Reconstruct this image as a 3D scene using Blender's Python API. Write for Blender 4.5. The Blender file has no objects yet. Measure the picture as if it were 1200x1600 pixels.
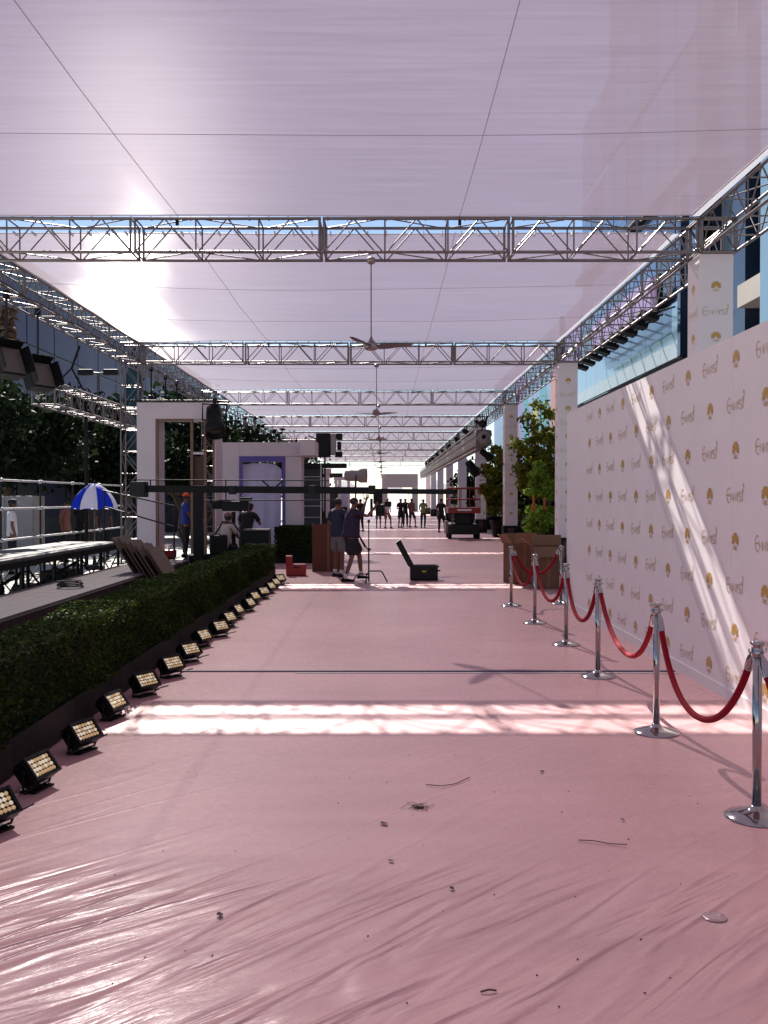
import bpy, bmesh, math, random
from mathutils import Vector, Matrix, Euler
random.seed(7)
R = math.radians
S = bpy.context.scene
C = S.collection
F, H, VX, VY = 1480.0, 1.78, 599.0, 779.0

# ------------------------------------------------------------------ camera
cd = bpy.data.cameras.new('camera'); cam = bpy.data.objects.new('camera', cd); C.objects.link(cam)
cd.sensor_fit = 'VERTICAL'; cd.sensor_height = 36.0; cd.lens = F / 1600.0 * 36.0
cd.clip_start = 0.05; cd.clip_end = 3000
cam.location = (0, 0, H)
cam.rotation_euler = (R(90) - math.atan((800 - VY) / F), 0, -math.atan((600 - VX) / F))
S.camera = cam

# ------------------------------------------------------------------ sky, sun, exposure
SUN_AZ, SUN_EL = -14.5, 38.4
W = bpy.data.worlds.new('World'); S.world = W; W.use_nodes = True
nt = W.node_tree; nt.nodes.clear()
wo = nt.nodes.new('ShaderNodeOutputWorld'); bg = nt.nodes.new('ShaderNodeBackground'); sk = nt.nodes.new('ShaderNodeTexSky')
sk.sky_type = 'NISHITA'; sk.sun_disc = False
sk.sun_elevation = R(SUN_EL); sk.sun_rotation = R(SUN_AZ)
sk.air_density = 0.8; sk.dust_density = 0.1; sk.ozone_density = 1.0
bg.inputs['Strength'].default_value = 0.055
nt.links.new(sk.outputs[0], bg.inputs['Color']); nt.links.new(bg.outputs[0], wo.inputs['Surface'])
sl = bpy.data.lights.new('sun', 'SUN'); so = bpy.data.objects.new('sun', sl); C.objects.link(so)
sl.energy = 5.0; sl.angle = R(0.53); sl.color = (1.0, 0.94, 0.86)
sdir = Vector((math.sin(R(SUN_AZ)) * math.cos(R(SUN_EL)), math.cos(R(SUN_AZ)) * math.cos(R(SUN_EL)), math.sin(R(SUN_EL))))
so.rotation_euler = sdir.to_track_quat('Z', 'Y').to_euler(); so.location = (-10, 30, 30)
vs = S.view_settings
vs.view_transform = 'Standard'; vs.look = 'None'; vs.gamma = 1.0; vs.use_curve_mapping = False
vs.exposure = 1.3
S.cycles.max_bounces = 8; S.cycles.transparent_max_bounces = 16
S.cycles.sample_clamp_indirect = 6.0
S.cycles.use_denoising = True

# ------------------------------------------------------------------ helpers
def P(x, y, Y): return Vector(((x - VX) / F * Y, Y, H - (y - VY) / F * Y))
def G(x, y):
    Y = F * H / (y - VY); return Vector(((x - VX) / F * Y, Y, 0))

class MB:
    def __init__(self): self.v = []; self.f = []; self.smooth = []
    def add(self, vs, fs, smooth=False):
        n = len(self.v); self.v += [tuple(p) for p in vs]
        self.f += [tuple(n + i for i in q) for q in fs]; self.smooth += [smooth] * len(fs); return self
    def box(self, c, s, rot=None):
        c = Vector(c); x, y, z = s[0] / 2, s[1] / 2, s[2] / 2
        ps = [Vector((i * x, j * y, k * z)) for k in (-1, 1) for j in (-1, 1) for i in (-1, 1)]
        if rot is not None:
            m = Euler(rot).to_matrix(); ps = [m @ p for p in ps]
        return self.add([p + c for p in ps], [(0, 2, 3, 1), (4, 5, 7, 6), (0, 1, 5, 4), (2, 6, 7, 3), (0, 4, 6, 2), (1, 3, 7, 5)])
    def bb(self, a, b):
        return self.box([(a[i] + b[i]) / 2 for i in range(3)], [abs(b[i] - a[i]) for i in range(3)])
    def bevbox(self, c, s, b=0.01, rot=None):
        bm = bmesh.new(); bmesh.ops.create_cube(bm, size=1.0)
        for v in bm.verts: v.co = Vector((v.co.x * s[0], v.co.y * s[1], v.co.z * s[2]))
        bmesh.ops.bevel(bm, geom=list(bm.edges), offset=b, segments=2, affect='EDGES', profile=0.5)
        m = Euler(rot).to_matrix() if rot is not None else Matrix.Identity(3)
        bm.verts.ensure_lookup_table(); bm.verts.index_update()
        self.add([m @ v.co + Vector(c) for v in bm.verts], [[v.index for v in f.verts] for f in bm.faces]); bm.free(); return self
    def tube(self, pts, r, n=8, caps=True, closed=False):
        pts = [Vector(p) for p in pts]; rs = r if isinstance(r, (list, tuple)) else [r] * len(pts)
        vs = []; up = None
        for i, p in enumerate(pts):
            a = pts[i - 1] if i > 0 else (pts[-1] if closed else p); b = pts[i + 1] if i < len(pts) - 1 else (pts[0] if closed else p)
            t = (b - a).normalized()
            if up is None:
                up = Vector((0, 0, 1)) if abs(t.z) < 0.9 else Vector((1, 0, 0))
            s = t.cross(up)
            if s.length < 1e-6: s = t.orthogonal()
            s.normalize(); u = s.cross(t).normalized(); up = u
            for k in range(n):
                a_ = 2 * math.pi * (k + .5) / n
                vs.append(p + s * math.cos(a_) * rs[i] + u * math.sin(a_) * rs[i])
        m = len(pts); fs = []
        for i in range(m if closed else m - 1):
            j = (i + 1) % m
            for k in range(n):
                fs.append((i * n + k, j * n + k, j * n + (k + 1) % n, i * n + (k + 1) % n))
        self.add(vs, fs, n > 5)
        if caps and not closed:
            self.add(vs[:n], [tuple(range(n))]); self.add(vs[-n:], [tuple(reversed(range(n)))])
        return self
    def bar(self, a, b, r, n=6): return self.tube([a, b], r, n)
    def lathe(self, prof, c=(0, 0, 0), n=24, sm=True):
        c = Vector(c); vs = []; fs = []
        for (r, z) in prof:
            for k in range(n):
                a = 2 * math.pi * k / n; vs.append(c + Vector((r * math.cos(a), r * math.sin(a), z)))
        for i in range(len(prof) - 1):
            for k in range(n):
                fs.append((i * n + k, i * n + (k + 1) % n, (i + 1) * n + (k + 1) % n, (i + 1) * n + k))
        fs.append(tuple(reversed(range(n)))); fs.append(tuple(range((len(prof) - 1) * n, len(prof) * n)))
        return self.add(vs, fs, sm)
    def ball(self, c, r, n=10, m=7):
        r = r if isinstance(r, (list, tuple)) else (r, r, r); c = Vector(c); vs = []; fs = []
        for i in range(m + 1):
            t = math.pi * i / m
            for k in range(n):
                a = 2 * math.pi * k / n
                vs.append(c + Vector((r[0] * math.sin(t) * math.cos(a), r[1] * math.sin(t) * math.sin(a), r[2] * math.cos(t))))
        for i in range(m):
            for k in range(n):
                fs.append((i * n + k, (i + 1) * n + k, (i + 1) * n + (k + 1) % n, i * n + (k + 1) % n))
        return self.add(vs, fs, True)
    def poly(self, ps): return self.add(ps, [tuple(range(len(ps)))])
    def build(self, name, mat, parent=None, off=None, loc=None, kind=None):
        me = bpy.data.meshes.new(name)
        o_ = Vector(off) if off is not None else Vector((0, 0, 0))
        me.from_pydata([tuple(Vector(p) - o_) for p in self.v], [], self.f)
        if any(self.smooth): me.polygons.foreach_set('use_smooth', self.smooth)
        me.update()
        if mat is not None: me.materials.append(mat)
        o = bpy.data.objects.new(name, me); C.objects.link(o)
        if parent is not None: o.parent = parent
        if loc is not None: o.location = loc
        if kind: o['kind'] = kind
        return o

def tag(o, label, cat, group=None, kind=None):
    o['label'] = label; o['category'] = cat
    if group: o['group'] = group
    if kind: o['kind'] = kind
    return o
def thing(name, label, cat, loc=(0, 0, 0), rz=0.0, group=None):
    o = bpy.data.objects.new(name, None); C.objects.link(o); o.location = loc; o.rotation_euler = (0, 0, rz)
    o.empty_display_size = .1
    return tag(o, label, cat, group)
KIDS = {}
def kids(o): return [c for c in bpy.data.objects if c.parent is o]
def tree_of(root):
    return [(c, [(g, None) for g in kids(c)]) for c in kids(root)]
def dup(root, struct, loc, rz=None, label=None):
    r = root.copy(); C.objects.link(r); r.location = loc
    if rz is not None: r.rotation_euler = (0, 0, rz)
    if label: r['label'] = label
    for c, gs in struct:
        c2 = c.copy(); C.objects.link(c2); c2.parent = r
        for g, _ in gs:
            g2 = g.copy(); C.objects.link(g2); g2.parent = c2
    return r
def structure(o): o['kind'] = 'structure'; return o

# ------------------------------------------------------------------ materials
def mat(name, col, rough=.6, metal=0.0, var=0.0, scale=6.0, bump=0.0, bscale=80.0, spec=.5, coat=0.0, stretch=None, emit=None, estr=0.0, trans=0.0):
    m = bpy.data.materials.new(name); m.use_nodes = True; n = m.node_tree.nodes; l = m.node_tree.links
    b = n['Principled BSDF']
    b.inputs['Base Color'].default_value = (*col, 1); b.inputs['Roughness'].default_value = rough; b.inputs['Metallic'].default_value = metal
    b.inputs['Specular IOR Level'].default_value = spec; b.inputs['Coat Weight'].default_value = coat
    if emit: b.inputs['Emission Color'].default_value = (*emit, 1); b.inputs['Emission Strength'].default_value = estr
    if var or bump:
        tc = n.new('ShaderNodeTexCoord'); mp = n.new('ShaderNodeMapping'); l.new(tc.outputs['Object'], mp.inputs[0])
        if stretch: mp.inputs['Scale'].default_value = stretch
    if var:
        no = n.new('ShaderNodeTexNoise'); no.inputs['Scale'].default_value = scale; no.inputs['Detail'].default_value = 6; no.inputs['Roughness'].default_value = .65
        l.new(mp.outputs[0], no.inputs['Vector'])
        mr = n.new('ShaderNodeMapRange'); mr.inputs[1].default_value = .3; mr.inputs[2].default_value = .7
        mr.inputs[3].default_value = 1 - var; mr.inputs[4].default_value = 1 + var; l.new(no.outputs['Fac'], mr.inputs[0])
        hs = n.new('ShaderNodeHueSaturation'); hs.inputs['Color'].default_value = (*col, 1); l.new(mr.outputs[0], hs.inputs['Value'])
        l.new(hs.outputs[0], b.inputs['Base Color'])
        r2 = n.new('ShaderNodeMapRange'); r2.inputs[3].default_value = max(0, rough - .12); r2.inputs[4].default_value = min(1, rough + .12)
        l.new(no.outputs['Fac'], r2.inputs[0]); l.new(r2.outputs[0], b.inputs['Roughness'])
    if bump:
        nb = n.new('ShaderNodeTexNoise'); nb.inputs['Scale'].default_value = bscale; nb.inputs['Detail'].default_value = 3
        l.new(mp.outputs[0], nb.inputs['Vector'])
        bp = n.new('ShaderNodeBump'); bp.inputs['Strength'].default_value = bump; bp.inputs['Distance'].default_value = .02
        l.new(nb.outputs['Fac'], bp.inputs['Height']); l.new(bp.outputs[0], b.inputs['Normal'])
    return m
def leafmat(name, c1, c2, scale=1.5):
    m = bpy.data.materials.new(name); m.use_nodes = True; n = m.node_tree.nodes; l = m.node_tree.links
    b = n['Principled BSDF']; b.inputs['Roughness'].default_value = .7; b.inputs['Specular IOR Level'].default_value = .12
    g = n.new('ShaderNodeNewGeometry'); tc = n.new('ShaderNodeTexCoord'); no = n.new('ShaderNodeTexNoise'); no.inputs['Scale'].default_value = scale
    l.new(tc.outputs['Object'], no.inputs['Vector'])
    ad = n.new('ShaderNodeMath'); ad.operation = 'ADD'; l.new(g.outputs['Random Per Island'], ad.inputs[0]); l.new(no.outputs['Fac'], ad.inputs[1])
    mr = n.new('ShaderNodeMapRange'); mr.inputs[1].default_value = .4; mr.inputs[2].default_value = 1.5; l.new(ad.outputs[0], mr.inputs[0])
    mx = n.new('ShaderNodeMix'); mx.data_type = 'RGBA'; mx.inputs[6].default_value = (*c1, 1); mx.inputs[7].default_value = (*c2, 1)
    l.new(mr.outputs[0], mx.inputs[0]); l.new(mx.outputs[2], b.inputs['Base Color'])
    tr = n.new('ShaderNodeBsdfTranslucent'); l.new(mx.outputs[2], tr.inputs['Color'])
    ms = n.new('ShaderNodeMixShader'); ms.inputs[0].default_value = .28
    l.new(b.outputs[0], ms.inputs[1]); l.new(tr.outputs[0], ms.inputs[2]); l.new(ms.outputs[0], n['Material Output'].inputs['Surface'])
    return m

M = {}
M['alu'] = mat('aluminium', (.21, .185, .185), .45, 1.0, .18, 5)
M['alu_far'] = mat('aluminium_dull', (.22, .19, .195), .45, .9, .12, 4)
M['chrome'] = mat('polished_chrome', (.41, .39, .39), .11, 1.0, .06, 12)
M['velvet'] = mat('red_velvet', (.27, .003, .016), .8, 0, .25, 30, .3, 300, .15)
M['velvet'].node_tree.nodes['Principled BSDF'].inputs['Sheen Weight'].default_value = .06
M['velvet'].node_tree.nodes['Principled BSDF'].inputs['Sheen Tint'].default_value = (1, .25, .3, 1)
M['black'] = mat('black_paint', (.004, .004, .0045), .5, 0, .2, 8, spec=.22)
M['blackplastic'] = mat('black_plastic', (.005, .005, .006), .42, 0, .25, 14, .1, 200, spec=.25)
M['darkgrey'] = mat('dark_grey_metal', (.02, .02, .022), .55, .2, .2, 6, spec=.25)
M['grey'] = mat('grey_metal', (.13, .115, .115), .55, .2, .2, 5)
M['greylight'] = mat('light_grey_paint', (.27, .24, .24), .5, 0, .1, 5)
M['vinyl'] = mat('white_vinyl', (.75, .685, .71), .5, 0, .03, 2, .04, 3, .35)
M['vinyltrim'] = mat('white_vinyl_trim', (.72, .68, .70), .5, 0, .04, 4)
M['gold'] = mat('gold_print', (.52, .31, .085), .45, .15, .08, 20)
M['goldpale'] = mat('pale_gold_print', (.52, .37, .20), .45, .2, .08, 20)
M['whitewall'] = mat('white_set_paint', (.58, .50, .54), .6, 0, .06, 2, .03, 30)
M['purple'] = mat('purple_paint', (.09, .05, .30), .5, 0, .06, 4)
M['curtain'] = mat('lavender_cloth', (.52, .48, .66), .8, 0, .06, 3, .2, 8)
M['timber'] = mat('pine_timber', (.18, .10, .06), .65, 0, .3, 3, .1, 60, stretch=(8, 8, 1))
M['ply'] = mat('brown_plywood', (.065, .028, .018), .6, 0, .3, 3)
M['board'] = mat('brown_board', (.10, .055, .035), .7, 0, .3, 3, .1, 60, stretch=(8, 8, 1))
M['card'] = mat('brown_cardboard', (.15, .066, .035), .8, 0, .12, 4)
M['cardin'] = mat('cardboard_inside', (.20, .10, .055), .85, 0, .12, 4)
M['cardred'] = mat('reddish_cardboard', (.12, .036, .018), .8, 0, .12, 4)
M['red'] = mat('red_paint', (.24, .016, .014), .45, 0, .2, 5)
M['redplastic'] = mat('red_plastic', (.33, .008, .007), .4, 0, .12, 5)
M['rubber'] = mat('black_rubber', (.006, .006, .006), .8, 0, .2, 9, spec=.2)
M['deck'] = mat('weathered_deck', (.17, .145, .14), .7, 0, .35, 3, .2, 40, stretch=(10, 1, 1))
M['decktop'] = mat('stage_deck_top', (.12, .11, .11), .7, 0, .6, 2.2, .1, 30, .25)
M['concrete'] = mat('pale_concrete', (.42, .40, .38), .85, 0, .15, .6, .1, 20)
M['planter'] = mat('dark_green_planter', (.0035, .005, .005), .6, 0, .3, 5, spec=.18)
M['soil'] = mat('dark_soil', (.01, .009, .007), .95)
M['bark'] = mat('tree_bark', (.09, .065, .05), .9, 0, .35, 8, .6, 30, stretch=(4, 4, 1))
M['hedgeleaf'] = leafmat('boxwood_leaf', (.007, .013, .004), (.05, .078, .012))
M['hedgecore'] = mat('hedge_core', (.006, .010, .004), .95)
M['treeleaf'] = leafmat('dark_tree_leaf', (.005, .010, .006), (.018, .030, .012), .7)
M['treeleaf2'] = leafmat('bright_tree_leaf', (.07, .16, .016), (.27, .40, .05), .9)
M['treeleaf3'] = leafmat('olive_tree_leaf', (.03, .06, .010), (.24, .24, .03), .9)
M['orange'] = mat('orange_bloom', (.45, .14, .03), .7, 0, .2, 10)
M['glassblue'] = mat('blue_tinted_glass', (.055, .13, .26), .08, .35, .10, .7, spec=.8)
M['glassdark'] = mat('dark_tinted_glass', (.018, .028, .055), .1, .2, .15, .5, spec=.7)
M['glasspale'] = mat('pale_blue_fritted_glass', (.24, .38, .46), .15, .15, .06, .6, spec=.6)
M['glassfrost'] = mat('frosted_glass_strip', (.48, .58, .60), .3, 0, .08, 1)
M['cladding'] = mat('cream_stone_cladding', (.42, .38, .33), .7, 0, .1, 1.5)
M['soffit'] = mat('black_soffit', (.01, .01, .012), .6)
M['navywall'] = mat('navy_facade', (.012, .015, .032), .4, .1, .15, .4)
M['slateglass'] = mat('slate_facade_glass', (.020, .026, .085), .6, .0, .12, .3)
M['teal'] = mat('teal_banner', (.01, .06, .075), .6, 0, .1, 2)
M['screen'] = mat('lit_screen', (.1, .05, .12), .4, emit=(.36, .25, .45), estr=.30)
def nylon(name, col):
    m = mat(name, col, .55); n = m.node_tree.nodes; l = m.node_tree.links
    t = n.new('ShaderNodeBsdfTranslucent'); t.inputs['Color'].default_value = (*col, 1); x = n.new('ShaderNodeMixShader'); x.inputs[0].default_value = .68
    l.new(n['Principled BSDF'].outputs[0], x.inputs[1]); l.new(t.outputs[0], x.inputs[2]); l.new(x.outputs[0], n['Material Output'].inputs['Surface']); return m
M['ublue'] = nylon('blue_umbrella_nylon', (.008, .035, .55))
M['uwhite'] = nylon('white_umbrella_nylon', (.82, .82, .84))
M['band'] = nylon('white_edge_webbing', (.74, .74, .78))
M['skin'] = mat('skin', (.17, .07, .045), .55, 0, .06, 20)
M['hair'] = mat('dark_hair', (.018, .012, .009), .6)
M['c_navy'] = mat('navy_cotton', (.022, .011, .036), .85, 0, .12, 9, .3, 60)
M['c_blue'] = mat('royal_blue_cotton', (.018, .04, .26), .85, 0, .1, 9, .3, 60)
M['c_dkblue'] = mat('dusty_blue_cotton', (.025, .024, .055), .85, 0, .1, 9, .3, 60)
M['c_black'] = mat('black_cotton', (.007, .0065, .008), .85, 0, .1, 9)
M['c_short'] = mat('dark_shorts_cotton', (.010, .009, .017), .85, 0, .12, 9, .3, 60)
M['c_grey'] = mat('grey_cotton', (.17, .14, .14), .85, 0, .1, 9, .3, 60)
M['c_cream'] = mat('cream_cotton', (.52, .42, .38), .85, 0, .08, 9, .3, 60)
M['c_white'] = mat('white_cotton', (.70, .66, .68), .85, 0, .06, 9)
M['c_lime'] = mat('lime_cotton', (.20, .27, .06), .85, 0, .1, 9)
M['c_orange'] = mat('orange_cap_cotton', (.62, .09, .015), .8)
M['c_rust'] = mat('rust_cotton', (.22, .09, .07), .85)
M['wire'] = mat('black_cable', (.02, .02, .022), .6)
M['seam'] = mat('grey_cord', (.34, .30, .33), .7)
M['bluecable'] = mat('blue_grey_cable', (.07, .075, .13), .5)
M['paleTape'] = mat('pale_tape', (.62, .56, .58), .4)
M['deadleaf'] = mat('dry_leaf', (.045, .022, .014), .8, 0, .3, 30)
M['twig'] = mat('dry_twig', (.06, .032, .026), .85)
M['silver'] = mat('galvanised_pipe', (.55, .54, .55), .3, 1.0, .15, 5)
M['lampface'] = mat('frosted_lamp_face', (.09, .075, .065), .35, 0, .15, 6)
M['lens'] = mat('clear_lens_amber', (.5, .33, .16), .15, 0, .3, 60, emit=(1.0, .66, .34), estr=.12)
M['lens2'] = mat('clear_lens_pale', (.7, .62, .48), .15, 0, .3, 60, emit=(1.0, .88, .66), estr=.16)
M['lens3'] = mat('clear_lens_bluish', (.4, .45, .6), .15, 0, .3, 60, emit=(.7, .78, 1.0), estr=.2)
M['yellow'] = mat('yellow_sticker', (.5, .42, .03), .5)
M['fanblade'] = mat('fan_blade', (.06, .04, .045), .3, 0, .1, 6)
M['fanmetal'] = mat('fan_metal', (.30, .24, .25), .35, .7, .1, 6)
M['poster'] = mat('base_poster', (.05, .02, .03), .5, 0, .8, 14)

# woven shade cloth: open weave (part of the light passes straight through) over thin white yarn
def fabric():
    m = bpy.data.materials.new('white_mesh_shade_cloth'); m.use_nodes = True; n = m.node_tree.nodes; l = m.node_tree.links
    n.remove(n['Principled BSDF']); out = n['Material Output']
    tc = n.new('ShaderNodeTexCoord'); mp = n.new('ShaderNodeMapping'); mp.inputs['Scale'].default_value = (.25, 5, 1); l.new(tc.outputs['Object'], mp.inputs[0])
    no = n.new('ShaderNodeTexNoise'); no.inputs['Scale'].default_value = 2.0; no.inputs['Detail'].default_value = 8; no.inputs['Roughness'].default_value = .7; l.new(mp.outputs[0], no.inputs['Vector'])
    mr = n.new('ShaderNodeMapRange'); mr.inputs[1].default_value = .3; mr.inputs[2].default_value = .7; mr.inputs[3].default_value = .112; mr.inputs[4].default_value = .155; l.new(no.outputs['Fac'], mr.inputs[0])
    tl = n.new('ShaderNodeBsdfTranslucent'); tl.inputs['Color'].default_value = (.33, .268, .338, 1)
    df = n.new('ShaderNodeBsdfDiffuse'); df.inputs['Color'].default_value = (.27, .225, .262, 1)
    m1 = n.new('ShaderNodeMixShader'); m1.inputs[0].default_value = .42; l.new(df.outputs[0], m1.inputs[1]); l.new(tl.outputs[0], m1.inputs[2])
    rf = n.new('ShaderNodeBsdfRefraction'); rf.inputs['Color'].default_value = (1, .95, .96, 1); rf.inputs['IOR'].default_value = 1.26; rf.inputs['Roughness'].default_value = .215
    rf2 = n.new('ShaderNodeBsdfRefraction'); rf2.inputs['Color'].default_value = (1, .94, .97, 1); rf2.inputs['IOR'].default_value = 1.30; rf2.inputs['Roughness'].default_value = .46
    m0 = n.new('ShaderNodeMixShader'); m0.inputs[0].default_value = .0012; l.new(m1.outputs[0], m0.inputs[1]); l.new(rf2.outputs[0], m0.inputs[2])
    hv = n.new('ShaderNodeMapRange'); hv.inputs[1].default_value = .3; hv.inputs[2].default_value = .7; hv.inputs[3].default_value = .84; hv.inputs[4].default_value = 1.14; l.new(no.outputs['Fac'], hv.inputs[0])
    hh = n.new('ShaderNodeHueSaturation'); hh.inputs['Color'].default_value = tl.inputs['Color'].default_value; l.new(hv.outputs[0], hh.inputs['Value']); l.new(hh.outputs[0], tl.inputs['Color'])
    m2 = n.new('ShaderNodeMixShader'); sx = n.new('ShaderNodeMapping'); sx.inputs['Scale'].default_value = (1.9, .03, 1); l.new(tc.outputs['Object'], sx.inputs[0])
    sn = n.new('ShaderNodeTexNoise'); sn.inputs['Scale'].default_value = 1.0; sn.inputs['Detail'].default_value = 3; l.new(sx.outputs[0], sn.inputs['Vector'])
    sr_ = n.new('ShaderNodeMapRange'); sr_.inputs[1].default_value = .35; sr_.inputs[2].default_value = .68; sr_.inputs[3].default_value = .0006; sr_.inputs[4].default_value = .0018; l.new(sn.outputs['Fac'], sr_.inputs[0]); l.new(sr_.outputs[0], m2.inputs[0]); l.new(m0.outputs[0], m2.inputs[1]); l.new(rf.outputs[0], m2.inputs[2])
    tp = n.new('ShaderNodeBsdfTransparent'); tp.inputs['Color'].default_value = (1, .93, .96, 1)
    m3 = n.new('ShaderNodeMixShader'); l.new(mr.outputs[0], m3.inputs[0]); l.new(m2.outputs[0], m3.inputs[1]); l.new(tp.outputs[0], m3.inputs[2])
    l.new(m3.outputs[0], out.inputs['Surface'])
    return m
M['cloth'] = fabric()

# pink carpet under a clear protective film, film wrinkled along one diagonal
def carpetmat():
    m = bpy.data.materials.new('pink_carpet_under_film'); m.use_nodes = True; n = m.node_tree.nodes; l = m.node_tree.links
    b = n['Principled BSDF']
    tc = n.new('ShaderNodeTexCoord'); ob = tc.outputs['Object']
    def mapping(rz, sc):
        r = n.new('ShaderNodeMapping'); r.vector_type = 'TEXTURE'; r.inputs['Rotation'].default_value = (0, 0, rz); l.new(ob, r.inputs[0])
        s = n.new('ShaderNodeMapping'); s.inputs['Scale'].default_value = sc; l.new(r.outputs[0], s.inputs[0]); return s.outputs[0]
    def noise(vec, sc, det=4, rough=.55, dist=0):
        t = n.new('ShaderNodeTexNoise'); t.inputs['Scale'].default_value = sc; t.inputs['Detail'].default_value = det; t.inputs['Roughness'].default_value = rough; t.inputs['Distortion'].default_value = dist
        l.new(vec, t.inputs['Vector']); return t.outputs['Fac']
    def rng(v, a, b_, c, d, sm=False):
        t = n.new('ShaderNodeMapRange'); t.interpolation_type = 'SMOOTHSTEP' if sm else 'LINEAR'
        for i, x in zip((1, 2, 3, 4), (a, b_, c, d)): t.inputs[i].default_value = x
        l.new(v, t.inputs[0]); return t.outputs[0]
    def math_(op, a, b_):
        t = n.new('ShaderNodeMath'); t.operation = op
        for i, x in enumerate((a, b_)):
            if isinstance(x, (int, float)): t.inputs[i].default_value = x
            else: l.new(x, t.inputs[i])
        return t.outputs[0]
    sx = n.new('ShaderNodeSeparateXYZ'); l.new(ob, sx.inputs[0])
    d1 = mapping(R(43), (.34, 2.0, 1)); d2 = mapping(R(34), (1.1, 8, 1)); d3 = mapping(R(47), (.16, 2.0, 1))
    fold = noise(d1, 1.6, 3, .5, .7); fine = noise(d2, 2.0, 5, .62, .6); long_ = noise(d3, 1.2, 2, .45, .15)
    ridged = rng(math_('ABSOLUTE', math_('SUBTRACT', fold, .5), 0), 0, .16, 1, 0, True)
    lr = rng(math_('ABSOLUTE', math_('SUBTRACT', long_, .5), 0), 0, .035, 1, 0, True)
    near = rng(sx.outputs['Y'], 4.15, 4.75, 1.0, 0.0, True)                     # the loose end of the film
    patch = rng(noise(ob, .55, 2), .48, .62, 0, 1, True)
    amt = math_('MAXIMUM', near, math_('MULTIPLY', patch, .10))
    h = math_('ADD', math_('MULTIPLY', math_('MULTIPLY', ridged, amt), 1.25), math_('MULTIPLY', math_('MULTIPLY', fine, math_('ADD', math_('MULTIPLY', amt, .8), .11)), .5))
    h = math_('ADD', h, math_('MULTIPLY', lr, math_('ADD', math_('MULTIPLY', near, .5), .10)))
    bp = n.new('ShaderNodeBump'); bp.inputs['Strength'].default_value = .5; bp.inputs['Distance'].default_value = .022; l.new(h, bp.inputs['Height'])
    big = noise(ob, .5, 5, .6); spk = noise(ob, 18, 6, .7)
    v = math_('MULTIPLY', rng(big, .3, .7, .86, 1.10), rng(spk, .3, .75, 1.04, .93))
    hs = n.new('ShaderNodeHueSaturation'); hs.inputs['Color'].default_value = (.58, .315, .322, 1); l.new(v, hs.inputs['Value']); l.new(hs.outputs[0], b.inputs['Base Color'])
    b.inputs['Roughness'].default_value = .55; b.inputs['Specular IOR Level'].default_value = .25
    l.new(bp.outputs[0], b.inputs['Normal'])
    b.inputs['Coat Weight'].default_value = .38; l.new(rng(spk, .3, .7, .16, .34), b.inputs['Coat Roughness']); l.new(bp.outputs[0], b.inputs['Coat Normal'])
    return m
M['carpet'] = carpetmat()

# ------------------------------------------------------------------ ground
g = MB(); g.add([(-400, -60, -.012), (400, -60, -.012), (400, 1500, -.012), (-400, 1500, -.012)], [(0, 1, 2, 3)])
structure(g.build('ground', M['concrete']))
g = MB(); nx, ny = 6, 60
for i in range(nx + 1):
    for j in range(ny + 1): g.v.append((-4.0 + 9.4 * i / nx, -6 + 156 * j / ny, 0))
for i in range(nx):
    for j in range(ny): a = i * (ny + 1) + j; g.f.append((a, a + ny + 1, a + ny + 2, a + 1)); g.smooth.append(False)
structure(g.build('carpet', M['carpet']))
tag(MB().bb((-2.1, 9.70, .002), (3.0, 9.735, .012)).build('floor_cable', M['bluecable']), 'thin blue grey cable taped straight across the pink carpet', 'cable')
tag(MB().bb((-.9, 9.62, .002), (3.0, 9.655, .006)).build('tape_strip', M['paleTape']), 'pale tape line beside the cable crossing the carpet', 'tape')

# ------------------------------------------------------------------ truss work
TZ0, TZ1, TW = 5.55, 6.06, .26
TY = [14.8 + 11.6 * i for i in range(9)]
LX, RX = -7.0, 5.12
CR, BR = .024, .0115
def section_parts(L, simple):
    zs = (TZ0 - 5.55, TZ1 - 5.55); parts = []
    def add(nm, a, b, r, n): parts.append((nm, a, b, r, n))
    for y in (-TW, TW):
        for z in zs: add('chord', (0.012, y, z), (L - .012, y, z), CR, 8 if not simple else 5)
    k = 3; p = L / k
    for y in (-TW, TW):
        for i in range(k):
            x0 = i * p; e = .03
            add('brace', (x0 + e, y, zs[0]), (x0 + p / 2, y, zs[1]), BR, 6 if not simple else 4)
            add('brace', (x0 + p / 2, y, zs[1]), (x0 + p - e, y, zs[0]), BR, 6 if not simple else 4)
        for i in range(k + 1):
            x0 = min(max(i * p, .035), L - .035)
            add('upright', (x0, y, zs[0]), (x0, y, zs[1]), BR * (1.7 if i in (0, k) else 1.1), 6 if not simple else 4)
    for z in zs:
        for i in range(k + 1):
            x0 = min(max(i * p, .035), L - .035)
            add('crossbar', (x0, -TW, z), (x0, TW, z), BR * 1.1, 6 if not simple else 4)
        for i in range(k):
            s = 1 if i % 2 else -1
            add('brace', (i * p + .03, -TW * s, z), (i * p + p - .03, TW * s, z), BR * .9, 6 if not simple else 4)
    return parts
def merged(parts):
    mb = MB()
    for nm, a, b, r, n in parts: mb.bar(a, b, r, n)
    return mb
SEC = {}
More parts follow.
